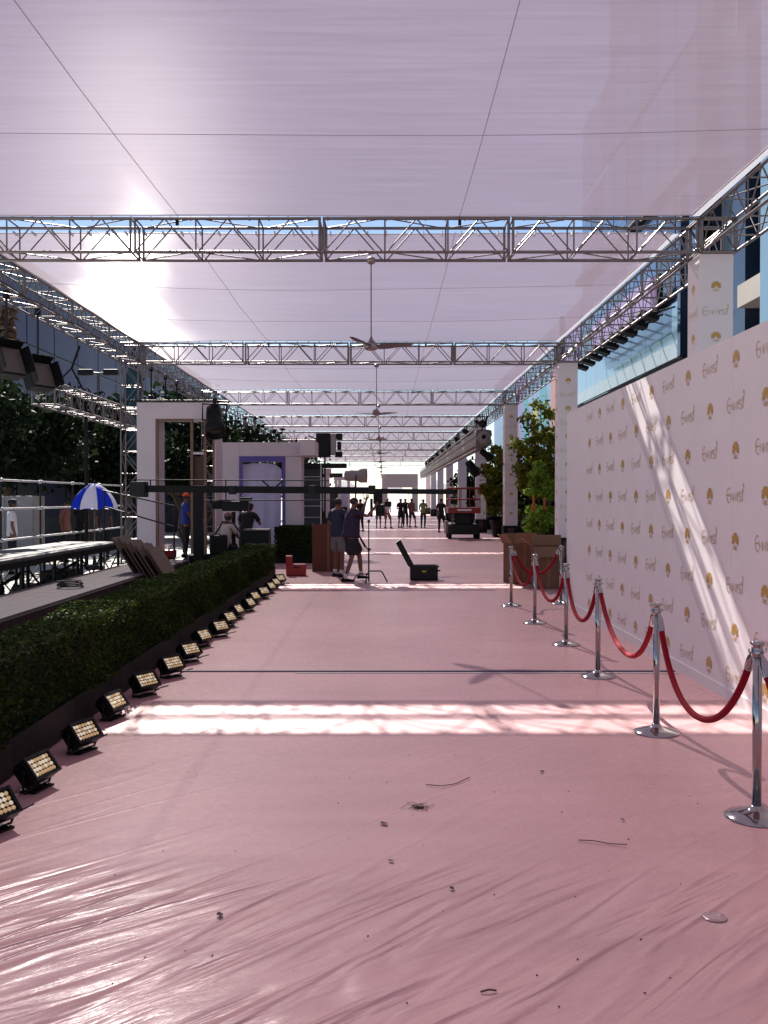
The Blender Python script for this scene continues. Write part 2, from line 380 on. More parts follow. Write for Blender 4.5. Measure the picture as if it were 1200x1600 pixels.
def make_truss(L, detailed, label, loc, rz, name='box_truss', group='silver box trusses of the canopy frame', nsec=4):
    root = thing(name, label, 'truss', loc, rz, group); p = L / nsec
    key = (round(p, 3), detailed)
    if key not in SEC:
        if detailed:
            ps = section_parts(p, False); SEC[key] = [(nm, merged([(nm, a, b, r, n)])) for nm, a, b, r, n in ps]
            SEC[key] = [(nm, mb, None) for nm, mb in SEC[key]]
        else:
            SEC[key] = merged(section_parts(p, True))
    for i in range(nsec):
        if detailed:
            e = bpy.data.objects.new('truss_section', None); C.objects.link(e); e.parent = root; e.location = (i * p, 0, 0)
            lst = SEC[key]
            for q, (nm, mb, me) in enumerate(lst):
                if me is None:
                    o = mb.build(nm, M['alu'], e); lst[q] = (nm, mb, o.data)
                else:
                    o = bpy.data.objects.new(nm, me); C.objects.link(o); o.parent = e
        else:
            if isinstance(SEC[key], MB):
                o = SEC[key].build('truss_section', M['alu_far'], root); SEC[key] = o.data
            else:
                o = bpy.data.objects.new('truss_section', SEC[key]); C.objects.link(o); o.parent = root
            o.location = (i * p, 0, 0)
    return root
ORD = ['first', 'second', 'third', 'fourth', 'fifth', 'sixth', 'seventh', 'eighth', 'ninth']
for i, y in enumerate(TY):
    make_truss(RX - LX - .56, i < 2, f'{ORD[i]} silver cross truss spanning the carpet, counted from the near end', (LX + .28, y, TZ0), 0, 'cross_truss', 'silver cross trusses under the canopy')
for i in range(9):
    y0 = (3.2 + 11.6 * i) + .28
    make_truss(11.04, i == 0, f'silver side truss above the white columns, {ORD[i]} span from the near end', (RX, y0, TZ0), R(90), 'side_truss', 'side trusses over the white columns')
    if i < 8:
        make_truss(11.04, i == 1, f'silver side truss above the hedge side of the carpet, {ORD[i]} span', (LX, y0, TZ0), R(90), 'side_truss', 'side trusses on the hedge side')
# corner blocks
def corner_block_mb():
    mb = MB(); a = TW; zz = (0, TZ1 - TZ0)
    for x in (-a, a):
        for y in (-a, a): mb.tube([(x, y, zz[0]), (x, y, zz[1])], .03, 6)
    for z in zz:
        for s in (-a, a):
            mb.bar((-a, s, z), (a, s, z), .028); mb.bar((s, -a, z), (s, a, z), .028)
    for s in (-a, a): mb.bar((-a, s, zz[0]), (a, s, zz[1]), .014); mb.bar((s, -a, zz[0]), (s, a, zz[1]), .014)
    return mb
cb = corner_block_mb()
me_cb = None
for i, y in enumerate(TY):
    for X, side in ((RX, 'above the white column'), (LX, 'on the hedge side')):
        if me_cb is None: o = cb.build('corner_block', M['alu']); me_cb = o.data
        else: o = bpy.data.objects.new('corner_block', me_cb); C.objects.link(o)
        o.location = (X, y, TZ0)
        tag(o, f'square truss corner block {side} at the {ORD[i]} cross truss', 'truss corner', 'truss corner blocks')

# shade cloth panels with sag, hem and support cords
def canopy(y0, y1, label, first=False):
    x0, x1 = -6.76, 4.74; nx, ny = 16, 24; mb = MB()
    def zz(x, y):
        u = (x - x0) / (x1 - x0); v = (y - y0) / (y1 - y0)
        return 6.13 - .10 * math.sin(math.pi * u) * math.sin(math.pi * v) - .03 * abs(math.sin(3 * math.pi * v)) + .012 * math.sin(9 * u + 5 * v)
    for i in range(nx + 1):
        for j in range(ny + 1):
            x = x0 + (x1 - x0) * i / nx; y = y0 + (y1 - y0) * j / ny; mb.v.append((x, y, zz(x, y)))
    for i in range(nx):
        for j in range(ny):
            a = i * (ny + 1) + j; mb.f.append((a, a + 1, a + ny + 2, a + ny + 1)); mb.smooth.append(True)
    off = ((x0 + x1) / 2, (y0 + y1) / 2, 6.1)
    root = thing('shade_canopy', label, 'canopy', off, 0, 'white shade cloth panels')
    mb.build('shade_cloth', M['cloth'], root, off)
    hem = MB(); r = .012
    pts = [(x0, y0), (x1, y0), (x1, y1), (x0, y1)]
    for q in range(4):
        (ax, ay), (bx, by) = pts[q], pts[(q + 1) % 4]
        hem.tube([(ax + (bx - ax) * t / 8, ay + (by - ay) * t / 8, zz(ax + (bx - ax) * t / 8, ay + (by - ay) * t / 8)) for t in range(9)], r, 5)
    hem.build('hem', M['vinyltrim'], root, off)
    MB().bb((x1 + .005, y0, 6.125), (x1 + .125, y1, 6.131)).build('edge_band', M['band'], root, off)
    for X in (-3.16, 1.17):
        MB().tube([(X, y0 - .15 + (y1 - y0 + .3) * t / 12, zz(X, min(max(y0 + (y1 - y0) * t / 12, y0), y1)) - .012) for t in range(13)], .0042, 5).build('support_cord', M['seam'], root, off)
        MB().box((X, y1 - .05, 6.03), (.045, .05, .12)).build('cord_clamp', M['black'], root, off)
    ys = (11.1, 7.55) if first else (y0 + .34 * (y1 - y0), y0 + .67 * (y1 - y0))
    for Y in ys:
        MB().tube([(x0 + (x1 - x0) * t / 16, Y, zz(x0 + (x1 - x0) * t / 16, Y) - .01 - .03 * math.sin(math.pi * t / 16)) for t in range(17)], .0038, 5).build('support_cord', M['seam'], root, off)
    la = MB()
    for q in range(38):
        x = x0 + .15 + (x1 - x0 - .3) * q / 37
        la.box((x, y1 + .05, 6.10), (.022, .10, .05)); la.box((x, y0 - .1, 6.10), (.02, .2, .04))
    la.build('lashing', M['vinyltrim'], root, off, kind='stuff')
canopy(-5, TY[0] - .17, 'large white mesh shade panel overhead, before the first cross truss', True)
for i in range(8):
    canopy(TY[i] + .82, TY[i + 1] - .17, f'white mesh shade panel between the {ORD[i]} and {ORD[i+1]} cross trusses')

# truss towers on the hedge side
def tower(y, label, h=TZ0):
    root = thing('truss_tower', label, 'truss tower', (LX, y, 0), 0, 'lattice towers on the hedge side')
    a = .24
    for x in (-a, a):
        for s in (-a, a): MB().bar((x, s, .03), (x, s, h - .04), .025, 8).build('post', M['alu'], root)
    n = 9; dz = (h - .1) / n
    for fidx, (ax, ay, bx, by) in enumerate(((-a, -a, a, -a), (-a, a, a, a), (-a, -a, -a, a), (a, -a, a, a))):
        mb = MB()
        for k in range(n):
            z = .05 + k * dz
            if k % 2: mb.bar((ax, ay, z), (bx, by, z + dz), .0125)
            else: mb.bar((bx, by, z), (ax, ay, z + dz), .0125)
            mb.bar((ax, ay, z), (bx, by, z), .0125)
        mb.build('lacing', M['alu'], root)
    MB().bb((-.45, -.45, 0), (.45, .45, .03)).build('base_plate', M['darkgrey'], root)
for i in (1, 2, 3, 4, 5, 6):
    tower(TY[i], f'open lattice tower standing under the {ORD[i]} cross truss on the hedge side')

# ------------------------------------------------------------------ printed marks
def ribbon(mb, pts, w, T):
    pts = [Vector((p[0], p[1])) for p in pts]
    L = []; Rr = []
    for i, p in enumerate(pts):
        a = pts[max(i - 1, 0)]; b = pts[min(i + 1, len(pts) - 1)]; t = (b - a).normalized(); nrm = Vector((-t.y, t.x)) * w / 2
        L.append(p + nrm); Rr.append(p - nrm)
    ps = L + Rr; k = len(pts)
    mb.add([T(q) for q in ps], [(i, k + i, k + i + 1, i + 1) for i in range(k - 1)])
def arc(cx, cy, rx, ry, a0, a1, n=10): return [(cx + rx * math.cos(R(a0 + (a1 - a0) * i / n)), cy + ry * math.sin(R(a0 + (a1 - a0) * i / n))) for i in range(n + 1)]
def wordmark_mb(T):
    mb = MB(); w = .0105
    # tall rounded E
    ribbon(mb, arc(-.155, .012, .05, .065, 60, 300), w, T); ribbon(mb, [(-.205, .012), (-.125, .016)], w, T)
    for x in (-.115, -.045):
        ribbon(mb, [(x, -.038), (x + .006, .035), (x + .03, -.02), (x + .054, .035), (x + .060, -.038)], w * .9, T)
    ribbon(mb, [(.030, .036), (.052, .002)], w, T); ribbon(mb, [(.076, .040), (.052, .002), (.050, -.040)], w, T)
    ribbon(mb, arc(.112, .018, .022, .020, 30, 250, 8) + arc(.112, -.020, .022, .020, 70, -150, 8), w, T)
    # raised winged statuette holding a ball
    ribbon(mb, [(.165, -.040), (.167, .02), (.172, .058)], w * 1.1, T); ribbon(mb, [(.145, .062), (.168, .030), (.196, .085)], w, T)
    ribbon(mb, arc(.180, .100, .012, .012, 0, 360, 10), w * .7, T)
    return mb
def peacock_mb(T0):
    T = lambda q: T0(Vector((q[0] * 1.08, q[1] * 1.08)))
    mb = MB(); c = (0, -.012)
    for k in range(6):
        a = R(90 + (k - 2.5) * 31); ln = .092 if k in (2, 3) else (.086 if k in (1, 4) else .074)
        ps = []
        for t, wd in ((.22, .004), (.45, .013), (.70, .0195), (.88, .019), (.97, .011), (1.0, 0), ):
            ps.append((t * ln, wd))
        up = [(u, v) for u, v in ps]; dn = [(u, -v) for u, v in reversed(ps[:-1])]
        pol = [(c[0] + u * math.cos(a) - v * math.sin(a), c[1] + u * math.sin(a) + v * math.cos(a)) for u, v in up + dn]
        mb.poly([T(Vector(q)) for q in reversed(pol)])
    w = .007; z0 = -.062
    ribbon(mb, [(-.045, z0), (-.045, z0 + .032), (-.020, z0), (-.020, z0 + .032)], w, T)
    ribbon(mb, [(-.006, z0), (-.006, z0 + .032), (.008, z0 + .030), (.010, z0 + .020), (-.004, z0 + .017), (.012, z0 + .012), (.010, z0 + .002), (-.006, z0)], w, T)
    ribbon(mb, arc(.036, z0 + .016, .014, .016, 50, 310, 8), w, T)
    return mb

# ------------------------------------------------------------------ backdrop wall
WX, WY1, WZ = 3.06, 15.8, 3.2
wall = thing('backdrop_wall', 'long white printed press wall with gold peacock and award marks beside the carpet', 'backdrop', (WX, 9.0, 0))
wo_ = (WX, 9.0, 0)
y0 = 1.0; k = 0
while y0 < WY1 - .01:
    y1 = min(y0 + 2.44, WY1); MB().bb((WX, y0 + .0015, .012), (WX + .09, y1 - .0015, WZ)).build('wall_panel', M['vinyl'], wall, wo_); y0 = y1
MB().bb((WX - .014, 1.0, 0), (WX - .001, WY1, .10)).build('base_trim', M['vinyltrim'], wall, wo_)
for q in range(8):
    yy = 1.6 + q * 1.98
    MB().bar((WX + .12, yy, .05), (WX + .12, yy, WZ - .1), .03).bar((WX + .12, yy, 2.6), (WX + 1.2, yy, .03), .025).build('rear_brace', M['timber'], wall, wo_)
Tw = lambda q: Vector((0, -q.x, q.y))       # seen from -X: text runs toward the camera (-Y)
me_w = me_p = None
for r in range(8):
    z = 2.985 - .396 * r
    for c in range(-16, 10):
        y = 8.23 + .648 * c
        if y < 1.6 or y > WY1 - .15: continue
        if y < 6.9: continue
        pea = (c + r) % 2 == 0
        loc = Vector((WX - .003, y, z)) - Vector(wo_)
        if pea:
            if me_p is None: o = peacock_mb(Tw).build('peacock_logo', M['gold'], wall); me_p = o.data
            else: o = bpy.data.objects.new('peacock_logo', me_p); C.objects.link(o); o.parent = wall
        else:
            if me_w is None: o = wordmark_mb(Tw).build('award_wordmark', M['goldpale'], wall); me_w = o.data
            else: o = bpy.data.objects.new('award_wordmark', me_w); C.objects.link(o); o.parent = wall
        o.location = loc

# ------------------------------------------------------------------ white columns with black bases
Tf = lambda q: Vector((q.x, 0, q.y))
me_pf, me_wf = peacock_mb(Tf), wordmark_mb(Tf)
me_pf = me_pf.build('peacock_logo', M['gold']); me_wf = me_wf.build('award_wordmark', M['goldpale'])
pf, wf = me_pf.data, me_wf.data
bpy.data.objects.remove(me_pf); bpy.data.objects.remove(me_wf)
for i, y in enumerate(TY):
    lab = ['behind the printed press wall', 'behind the far end of the press wall', 'standing free beside the potted trees', 'beside the red lift'][i] if i < 4 else f'under the {ORD[i]} cross truss'
    root = thing('wrapped_column', f'white wrapped square column with gold marks and black base {lab}', 'column', (5.09, y, 0), 0, 'white wrapped columns')
    MB().bb((-.26, -.27, .70), (.26, .27, 5.52)).build('wrap', M['vinyl'], root)
    MB().bb((-.31, -.32, 0), (.31, .32, .70)).build('base', M['black'], root)
    MB().bb((-.13, -.326, .22), (.10, -.3205, .60)).build('base_poster', M['poster'], root)
    if i < 4:
        nz = 11 if i < 3 else 8
        for q in range(nz):
            z = 5.02 - .385 * q
            if z < .9: break
            mesh = pf if q % 2 == 0 else wf
            o = bpy.data.objects.new('peacock_logo' if q % 2 == 0 else 'award_wordmark', mesh); C.objects.link(o); o.parent = root; o.location = (0, -.273, z)
            o2 = bpy.data.objects.new(o.name.split('.')[0], me_p if q % 2 == 0 else me_w); C.objects.link(o2); o2.parent = root; o2.location = (-.263, 0, z)

# ------------------------------------------------------------------ stanchions and ropes
def stanchion(loc, label):
    r = thing('stanchion', label, 'stanchion', loc, 0, 'chrome rope stanchions')
    MB().lathe([(.172, 0), (.172, .008), (.165, .014), (.10, .034), (.055, .046), (.036, .056), (.030, .07)], n=40).build('base', M['chrome'], r)
    MB().lathe([(.0255, .068), (.0255, .92)], n=20).build('post', M['chrome'], r)
    MB().lathe([(.0265, .90), (.033, .905), (.033, .935), (.028, .94), (.028, .962), (.040, .968), (.040, .982), (.030, .988), (.012, .992), (0.001, .993)], n=24).build('crown', M['chrome'], r)
    for s in (0, 1, 2, 3):
        a = s * math.pi / 2 + .2; mb = MB(); cx, cy = math.cos(a), math.sin(a)
        mb.tube([(cx * .03, cy * .03, .925), (cx * .05, cy * .05, .925), (cx * .052, cy * .052, .945)], .005, 6); mb.build('hook', M['chrome'], r)
    return r
ST = [(1185, 1280), (1027, 1146), (935, 1058), (885, 1008), (836, 974), (799, 947)]
SP = [G(*p) for p in ST]
SL = ['at the carpet edge in front, cut by the picture edge', 'where the sunlit strip crosses the carpet', 'just before the taped cable, wall side', 'fourth from the camera end, past the cable', 'next to last of the row, before the cartons', 'last of the row, beside the cardboard cartons']
s0 = stanchion(SP[0], 'chrome rope stanchion ' + SL[0]); st = tree_of(s0)
for p, lb in zip(SP[1:], SL[1:]): dup(s0, st, p, random.uniform(0, .5), 'chrome rope stanchion ' + lb)
Pn = Vector((2.18, 3.25, 0)); dup(s0, st, Pn, 0.1, 'chrome rope stanchion standing outside the picture holding the cut rope')
Pf = Vector((3.0, 15.98, 0)); dup(s0, st, Pf, .4, 'chrome rope stanchion tucked at the far end of the press wall')
def rope(a, b, sag, label, skew=0.0):
    a = Vector(a) + Vector((0, 0, .935)); b = Vector(b) + Vector((0, 0, .935)); d = (b - a).normalized(); a = a + d * .045; b = b - d * .045
    r = thing('velvet_rope', label, 'rope', (a + b) / 2, 0, 'red velvet ropes'); off = (a + b) / 2
    pts = []; n = 52
    for i in range(n + 1):
        t = i / n; tt = t + skew * math.sin(math.pi * t) * .25
        c = (math.cosh(2.2 * (2 * tt - 1)) - math.cosh(2.2)) / (math.cosh(2.2) - 1)
        pts.append(a.lerp(b, t) + Vector((0, 0, sag * c)))
    MB().tube(pts[2:-2], .0215, 12).build('rope', M['velvet'], r, off)
    for e in ((pts[0], pts[1], pts[2], pts[3]), (pts[-1], pts[-2], pts[-3], pts[-4])):
        MB().tube([e[0].lerp(e[1], .35), e[1], e[2], e[2].lerp(e[3], .4)], [.010, .0255, .027, .025], 14).build('end_cap', M['chrome'], r, off)
RL = ['closest full loop, hanging in front of the sunlit strip', 'loop with a sunlit pink gleam, over the taped cable', 'third loop from the camera end', 'fourth loop, just this side of the cartons', 'loop in front of the open cartons, farthest along the carpet']
for i in range(5): rope(SP[i + 1], SP[i], (.60, .50, .50, .50, .48)[i], 'red velvet rope, ' + RL[i], (.15, -.2, .1, 0, 0)[i])
rope(SP[0], Pn, .58, 'red velvet rope running out of the picture past the closest stanchion')
rope(SP[5], Pf, .42, 'red velvet rope turning back behind the row to the press wall')

# ------------------------------------------------------------------ hedges
def leaf_cloud(mb, pts, size, up=.3):
    for p in pts:
        s = size * random.uniform(.65, 1.3)
        a = Vector((random.gauss(0, 1), random.gauss(0, 1), random.gauss(0, 1) + up)).normalized()
        b = a.orthogonal().normalized(); b = (Matrix.Rotation(random.uniform(0, 6.28), 3, a) @ b); c = a.cross(b)
        p = Vector(p)
        mb.add([p - b * s * .5, p + c * s * .30, p + b * s * .55, p - c * s * .30], [(0, 1, 2, 3)])
def hedge(x0, x1, y0, y1, z0, z1, dens, size, label, endface=True):
    off = ((x0 + x1) / 2, (y0 + y1) / 2, 0); r = thing('clipped_hedge', label, 'hedge', off)
    n = max(1, round((y1 - y0) / 1.22))
    for k in range(n):
        a = y0 + (y1 - y0) * k / n; b = y0 + (y1 - y0) * (k + 1) / n
        MB().bb((x1 - .025, a + .004, .01), (x1, b - .004, z0)).build('planter_panel', M['planter'], r, off)
        MB().bb((x0, a + .004, .01), (x0 + .025, b - .004, z0)).build('planter_panel', M['planter'], r, off)
    MB().bb((x0 + .03, y0, .01), (x1 - .03, y0 + .025, z0)).build('planter_end', M['planter'], r, off)
    MB().bb((x0 + .03, y1 - .025, .01), (x1 - .03, y1, z0)).build('planter_end', M['planter'], r, off)
    MB().bb((x0 + .03, y0 + .03, z0 - .06), (x1 - .03, y1 - .03, z0 - .02)).build('soil', M['soil'], r, off)
    MB().bb((x0 + .07, y0 + .07, z0 - .02), (x1 - .07, y1 - .07, z1 - .07)).build('core', M['hedgecore'], r, off)
    mb = MB(); pts = []
    def wob(y): return .028 * math.sin(2.3 * y) + .02 * math.sin(5.1 * y + 1)
    for q in range(int(dens * (x1 - x0) * (y1 - y0))):
        y = random.uniform(y0, y1); pts.append((random.uniform(x0, x1), y, z1 + wob(y) - abs(random.gauss(0, .028))))
    for q in range(int(dens * .8 * (z1 - z0) * (y1 - y0))):
        y = random.uniform(y0, y1); z = random.uniform(z0 - .02, z1 + .01); pts.append((x1 + wob(y + z * 3) * .8 - abs(random.gauss(0, .03)), y, z))
        if q % 3 == 0: pts.append((x0 + abs(random.gauss(0, .03)), random.uniform(y0, y1), random.uniform(z0, z1)))
    for q in range(int(dens * (z1 - z0) * (x1 - x0))):
        pts.append((random.uniform(x0, x1), y0 + abs(random.gauss(0, .03)), random.uniform(z0, z1)))
        pts.append((random.uniform(x0, x1), y1 - abs(random.gauss(0, .03)), random.uniform(z0, z1)))
    leaf_cloud(mb, pts, size)
    mb.build('foliage', M['hedgeleaf'], r, off, kind='stuff')
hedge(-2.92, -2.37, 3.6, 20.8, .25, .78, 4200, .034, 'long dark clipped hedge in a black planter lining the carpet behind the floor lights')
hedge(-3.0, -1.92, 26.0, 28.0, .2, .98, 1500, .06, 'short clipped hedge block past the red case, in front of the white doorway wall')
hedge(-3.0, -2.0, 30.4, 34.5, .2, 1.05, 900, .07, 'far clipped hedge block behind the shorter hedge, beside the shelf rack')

# ------------------------------------------------------------------ floor LED lights
def led_light(loc, rz):
    r = thing('led_floor_light', '', 'floor light', loc, rz, 'led wash lights lining the hedge'); r.scale = (.68,) * 3
    tilt = R(-38)     # face looks along local -Y and up
    E = Euler((tilt, 0, 0)).to_matrix()
    c = Vector((0, 0, .20))
    def tr(mb):
        mb.v = [tuple(E @ Vector(p) + c) for p in mb.v]; return mb
    tr(MB().bevbox((0, .03, 0), (.37, .12, .235), .014)).build('housing', M['blackplastic'], r)
    bz = MB()
    bz.box((0, -.04, .105), (.37, .024, .026)); bz.box((0, -.04, -.105), (.37, .024, .026)); bz.box((-.172, -.04, 0), (.026, .024, .184)); bz.box((.172, -.04, 0), (.026, .024, .184))
    tr(bz).build('bezel', M['blackplastic'], r)
    L = [MB(), MB(), MB()]
    for i in range(7):
        for j in range(4):
            k = random.choice((0, 0, 0, 1, 1, 2)) if j < 1 else random.choice((0, 0, 1, 1, 1))
            L[k].lathe([(.019, 0), (.0185, .008), (.012, .014), (.001, .016)], n=8)
            q = L[k]; n = 8 * 4
            q.v[-n:] = [(v[0] - .129 + .043 * i, -.032 - v[2], v[1] - .064 + .043 * j) for v in q.v[-n:]]
    for k, nm in enumerate(('amber_lens_array', 'pale_lens_array', 'blue_lens_array')):
        if L[k].v: tr(L[k]).build(nm, M[('lens', 'lens2', 'lens3')[k]], r, kind='stuff')
    fins = MB()
    for i in range(9): fins.box((-.16 + .04 * i, .105, 0), (.012, .04, .19))
    tr(fins).build('cooling_fins', M['black'], r)
    MB().tube([(-.20, .02, .20), (-.205, .02, .05), (-.19, .02, .018), (.19, .02, .018), (.205, .02, .05), (.20, .02, .20)], .011, 6).build('yoke', M['black'], r)
    MB().bevbox((0, .02, .010), (.30, .16, .018), .004).build('foot_plate', M['black'], r)
    for s in (-1, 1): MB().lathe([(.022, 0), (.022, .02), (.012, .025)], n=10).build('knob', M['black'], r).matrix_local = Matrix.Translation((s * .195, .02, .20)) @ Matrix.Rotation(s * R(90), 4, 'Y')
    MB().tube([(.06, .14, .16), (.08, .20, .03), (.18, .27, .008), (.34, .24, .008), (.40, .16, .008), (.30, .13, .008), (.42, .20, .008), (.66, .24, .008)], .007, 6).build('power_cord', M['wire'], r)
    return r
LP = [5.02, 5.76, 6.62, 7.58, 8.5, 9.45, 10.3, 11.3, 12.15, 13.1, 14.0, 14.95, 15.9, 16.8, 17.7, 18.6, 19.5]
NUM = ['1st', '2nd', '3rd', '4th', '5th', '6th', '7th', '8th', '9th', '10th', '11th', '12th', '13th', '14th', '15th', '16th', '17th']
l0 = led_light((-2.07, LP[0], 0), R(66)); ls = tree_of(l0)
l0['label'] = 'black led floor light at the hedge foot, cut by the picture edge'
for k, y in enumerate(LP[1:], 1):
    dup(l0, ls, (-2.14 + random.uniform(-.04, .04), y + random.uniform(-.07, .07), 0), R(66 + random.uniform(-13, 13)), f'black led floor light at the hedge foot, {NUM[k]} of its row from the camera')

# ------------------------------------------------------------------ ceiling fans
def fan(y, rz, label):
    X = -.19; z0 = TZ0 - .02
    r = thing('ceiling_fan', label, 'fan', (X, y, 4.14), rz, 'ceiling fans hanging from the cross trusses')
    MB().lathe([(.02, 1.28), (.06, 1.30), (.075, 1.36), (.05, 1.385)], n=16).build('canopy_cup', M['fanmetal'], r)
    MB().bar((0, 0, .10), (0, 0, 1.30), .0115, 8).build('downrod', M['fanmetal'], r)
    MB().lathe([(.012, .17), (.03, .12), (.045, .09), (.09, .06), (.115, .02), (.105, -.03), (.06, -.055), (.001, -.06)], n=20).build('motor', M['fanmetal'], r)
    for k in range(3):
        a = R(8 + 120 * k); mb = MB(); n = 7; up, lo = [], []
        for i in range(n + 1):
            t = i / n; rr = .10 + .56 * t; w = .055 + .06 * math.sin(math.pi * min(1, t * 1.1 + .1)) * (1 - .45 * t)
            if i == n: w *= .5
            tw = R(-15) * (1 - .5 * t)
            for s, L in ((1, up), (-1, lo)):
                lx, ly, lz = rr, s * w, s * w * math.tan(tw) + .05 * t
                L.append(Vector((lx * math.cos(a) - ly * math.sin(a), lx * math.sin(a) + ly * math.cos(a), lz)))
        th = Vector((0, 0, .008)); ps = up + lo + [p + th for p in up] + [p + th for p in lo]; m = n + 1; fs = []
        for i in range(n):
            fs += [(i, i + 1, m + i + 1, m + i), (2 * m + i, 3 * m + i, 3 * m + i + 1, 2 * m + i + 1), (i, 2 * m + i, 2 * m + i + 1, i + 1), (m + i, m + i + 1, 3 * m + i + 1, 3 * m + i)]
        fs += [(0, m, 3 * m, 2 * m), (n, 2 * m + n, 3 * m + n, m + n)]
        mb.add(ps, fs).build('blade', M['fanblade'], r)
for i, y in enumerate(TY):
    fan(y - .02, R((-4, 22, 40, 15, 33, 5, 20, 50, 10)[i]), f'dark three blade ceiling fan on a long rod under the {ORD[i]} cross truss')


# ------------------------------------------------------------------ people
def skinned(name, verts, edges, mat_, parent, sub=1, root=0):
    me = bpy.data.meshes.new(name); me.from_pydata([v[0] for v in verts], edges, []); me.update()
    o = bpy.data.objects.new(name, me); C.objects.link(o)
    m = o.modifiers.new('skin', 'SKIN'); m.use_smooth_shade = True
    sd = me.skin_vertices[0].data if me.skin_vertices else None
    if sd is None:
        bm = bmesh.new(); bm.from_mesh(me); bm.verts.layers.skin.verify(); bm.to_mesh(me); bm.free(); sd = me.skin_vertices[0].data
    for i, v in enumerate(verts):
        r = v[1]; sd[i].radius = r if isinstance(r, tuple) else (r, r)
        sd[i].use_root = (i == root)
    s = o.modifiers.new('sub', 'SUBSURF'); s.levels = sub; s.render_levels = sub
    dg = bpy.context.evaluated_depsgraph_get(); dg.update()
    me2 = bpy.data.meshes.new_from_object(o.evaluated_get(dg)); me2.name = name
    o.modifiers.clear(); o.data = me2
    me2.materials.clear(); me2.materials.append(mat_)
    me2.polygons.foreach_set('use_smooth', [True] * len(me2.polygons))
    o.parent = parent
    return o
STAND = dict(pelvis=(0, 0, .94), waist=(0, .005, 1.08), chest=(0, .0, 1.30), neckb=(0, -.01, 1.46), neck=(0, .012, 1.54), head=(0, .03, 1.63), top=(0, .025, 1.695),
             shL=(-.185, -.005, 1.43), elL=(-.235, -.03, 1.15), wrL=(-.235, .05, .90), shR=(.185, -.005, 1.43), elR=(.235, -.03, 1.15), wrR=(.235, .05, .90),
             hiL=(-.095, 0, .90), knL=(-.105, .02, .50), anL=(-.11, -.02, .09), hiR=(.095, 0, .90), knR=(.105, .02, .50), anR=(.11, -.02, .09))
def person(label, loc, rz, pose=None, shirt='c_navy', legs='c_short', short=True, top=None, group=None, fingers=True, shoes='rubber', socks=None, scale=1.0, long_sleeve=False, hat=None, build=1.0):
    p = {k: Vector(v) for k, v in STAND.items()}
    for k, v in (pose or {}).items(): p[k] = Vector(v)
    root = thing('person', label, 'person', loc, rz, group); root.scale = (scale,) * 3
    b = build
    V, E = [], []
    def add(pos, r, par=None):
        V.append((tuple(pos), r)); i = len(V) - 1
        if par is not None: E.append((par, i))
        return i
    pe = add(p['pelvis'], (.135 * b, .10 * b)); wa = add(p['waist'], (.12 * b, .095 * b), pe); ch = add(p['chest'], (.145 * b, .10 * b), wa)
    nb = add(p['neckb'], (.085, .065), ch); ne = add(p['neck'], .050, nb); he = add(p['head'], (.072, .088), ne); add(p['top'], (.062, .072), he)
    for s in 'LR':
        sh = add(p['sh' + s], .055, nb); m1 = add(p['sh' + s].lerp(p['el' + s], .5), .046, sh); el = add(p['el' + s], .038, m1)
        m2 = add(p['el' + s].lerp(p['wr' + s], .35), .039, el); wr = add(p['wr' + s], (.026, .022), m2)
        d = (p['wr' + s] - p['el' + s]).normalized(); sx = d.cross(Vector((1, 0, 0)))
        sx = sx.normalized() if sx.length > .1 else Vector((0, 1, 0)); ux = d.cross(sx)
        pa = add(p['wr' + s] + d * .06, (.036, .017), wr)
        if fingers:
            for q, (o_, ln) in enumerate(((-.030, .066), (-.010, .078), (.010, .074), (.029, .058))):
                k = add(p['wr' + s] + d * .10 + sx * o_, .0095, pa); k2 = add(p['wr' + s] + d * (.10 + ln * .5) + sx * o_ * 1.05 + ux * .012, .0085, k)
                add(p['wr' + s] + d * (.10 + ln * .85) + sx * o_ + ux * .034, .0075, k2)
            t1 = add(p['wr' + s] + d * .05 - sx * .042 + ux * .01, .0105, pa); add(p['wr' + s] + d * .085 - sx * .055 + ux * .026, .009, t1)
        hi = add(p['hi' + s], .085 * b, pe); th = add(p['hi' + s].lerp(p['kn' + s], .5), .072 * b, hi); kn = add(p['kn' + s], .052, th)
        cf = add(p['kn' + s].lerp(p['an' + s], .35), .054, kn); an = add(p['an' + s], .034, cf)
        f = (p['kn' + s] - p['an' + s]); add(p['an' + s] + Vector((0, .03, -.045)), .032, an)
    skinned('body', V, E, M['skin'], root)
    # face: nose, ears, eyes, mouth as small features on the head
    hd = p['head']; fw = Vector((0, 1, 0))
    MB().ball(hd + Vector((0, .098, -.012)), (.013, .018, .020), 8, 5).ball(hd + Vector((.078, -.0, -.005)), (.010, .020, .032), 8, 5).ball(hd + Vector((-.078, 0, -.005)), (.010, .020, .032), 8, 5).build('nose_and_ears', M['skin'], root)
    for s in (-1, 1): MB().ball(hd + Vector((s * .032, .083, .015)), (.011, .008, .007), 8, 5).build('eye', M['black'], root)
    MB().ball(hd + Vector((0, .088, -.052)), (.024, .006, .006), 8, 5).build('mouth', M['c_rust'], root)
    # hair or headwear
    tp = p['top']
    if hat:
        MB().ball(tp + Vector((0, -.008, .012)), (.092, .105, .068), 14, 8).build('cap', M[hat], root)
        if hat == 'c_white': MB().lathe([(.15, 0), (.15, .008), (.09, .02)], tp + Vector((0, 0, -.012)), 18).build('hat_brim', M[hat], root)
        else: MB().ball(tp + Vector((0, .10, -.012)), (.07, .085, .010), 12, 6).build('cap_peak', M[hat], root)
    mb = MB(); mb.ball(hd + Vector((0, -.022, .030)), (.086, .092, .080), 14, 8); mb.build('hair', M['hair'], root)
    # shirt
    V, E = [], []
    low = p['pelvis'] + (p['pelvis'] - p['waist']) * .55
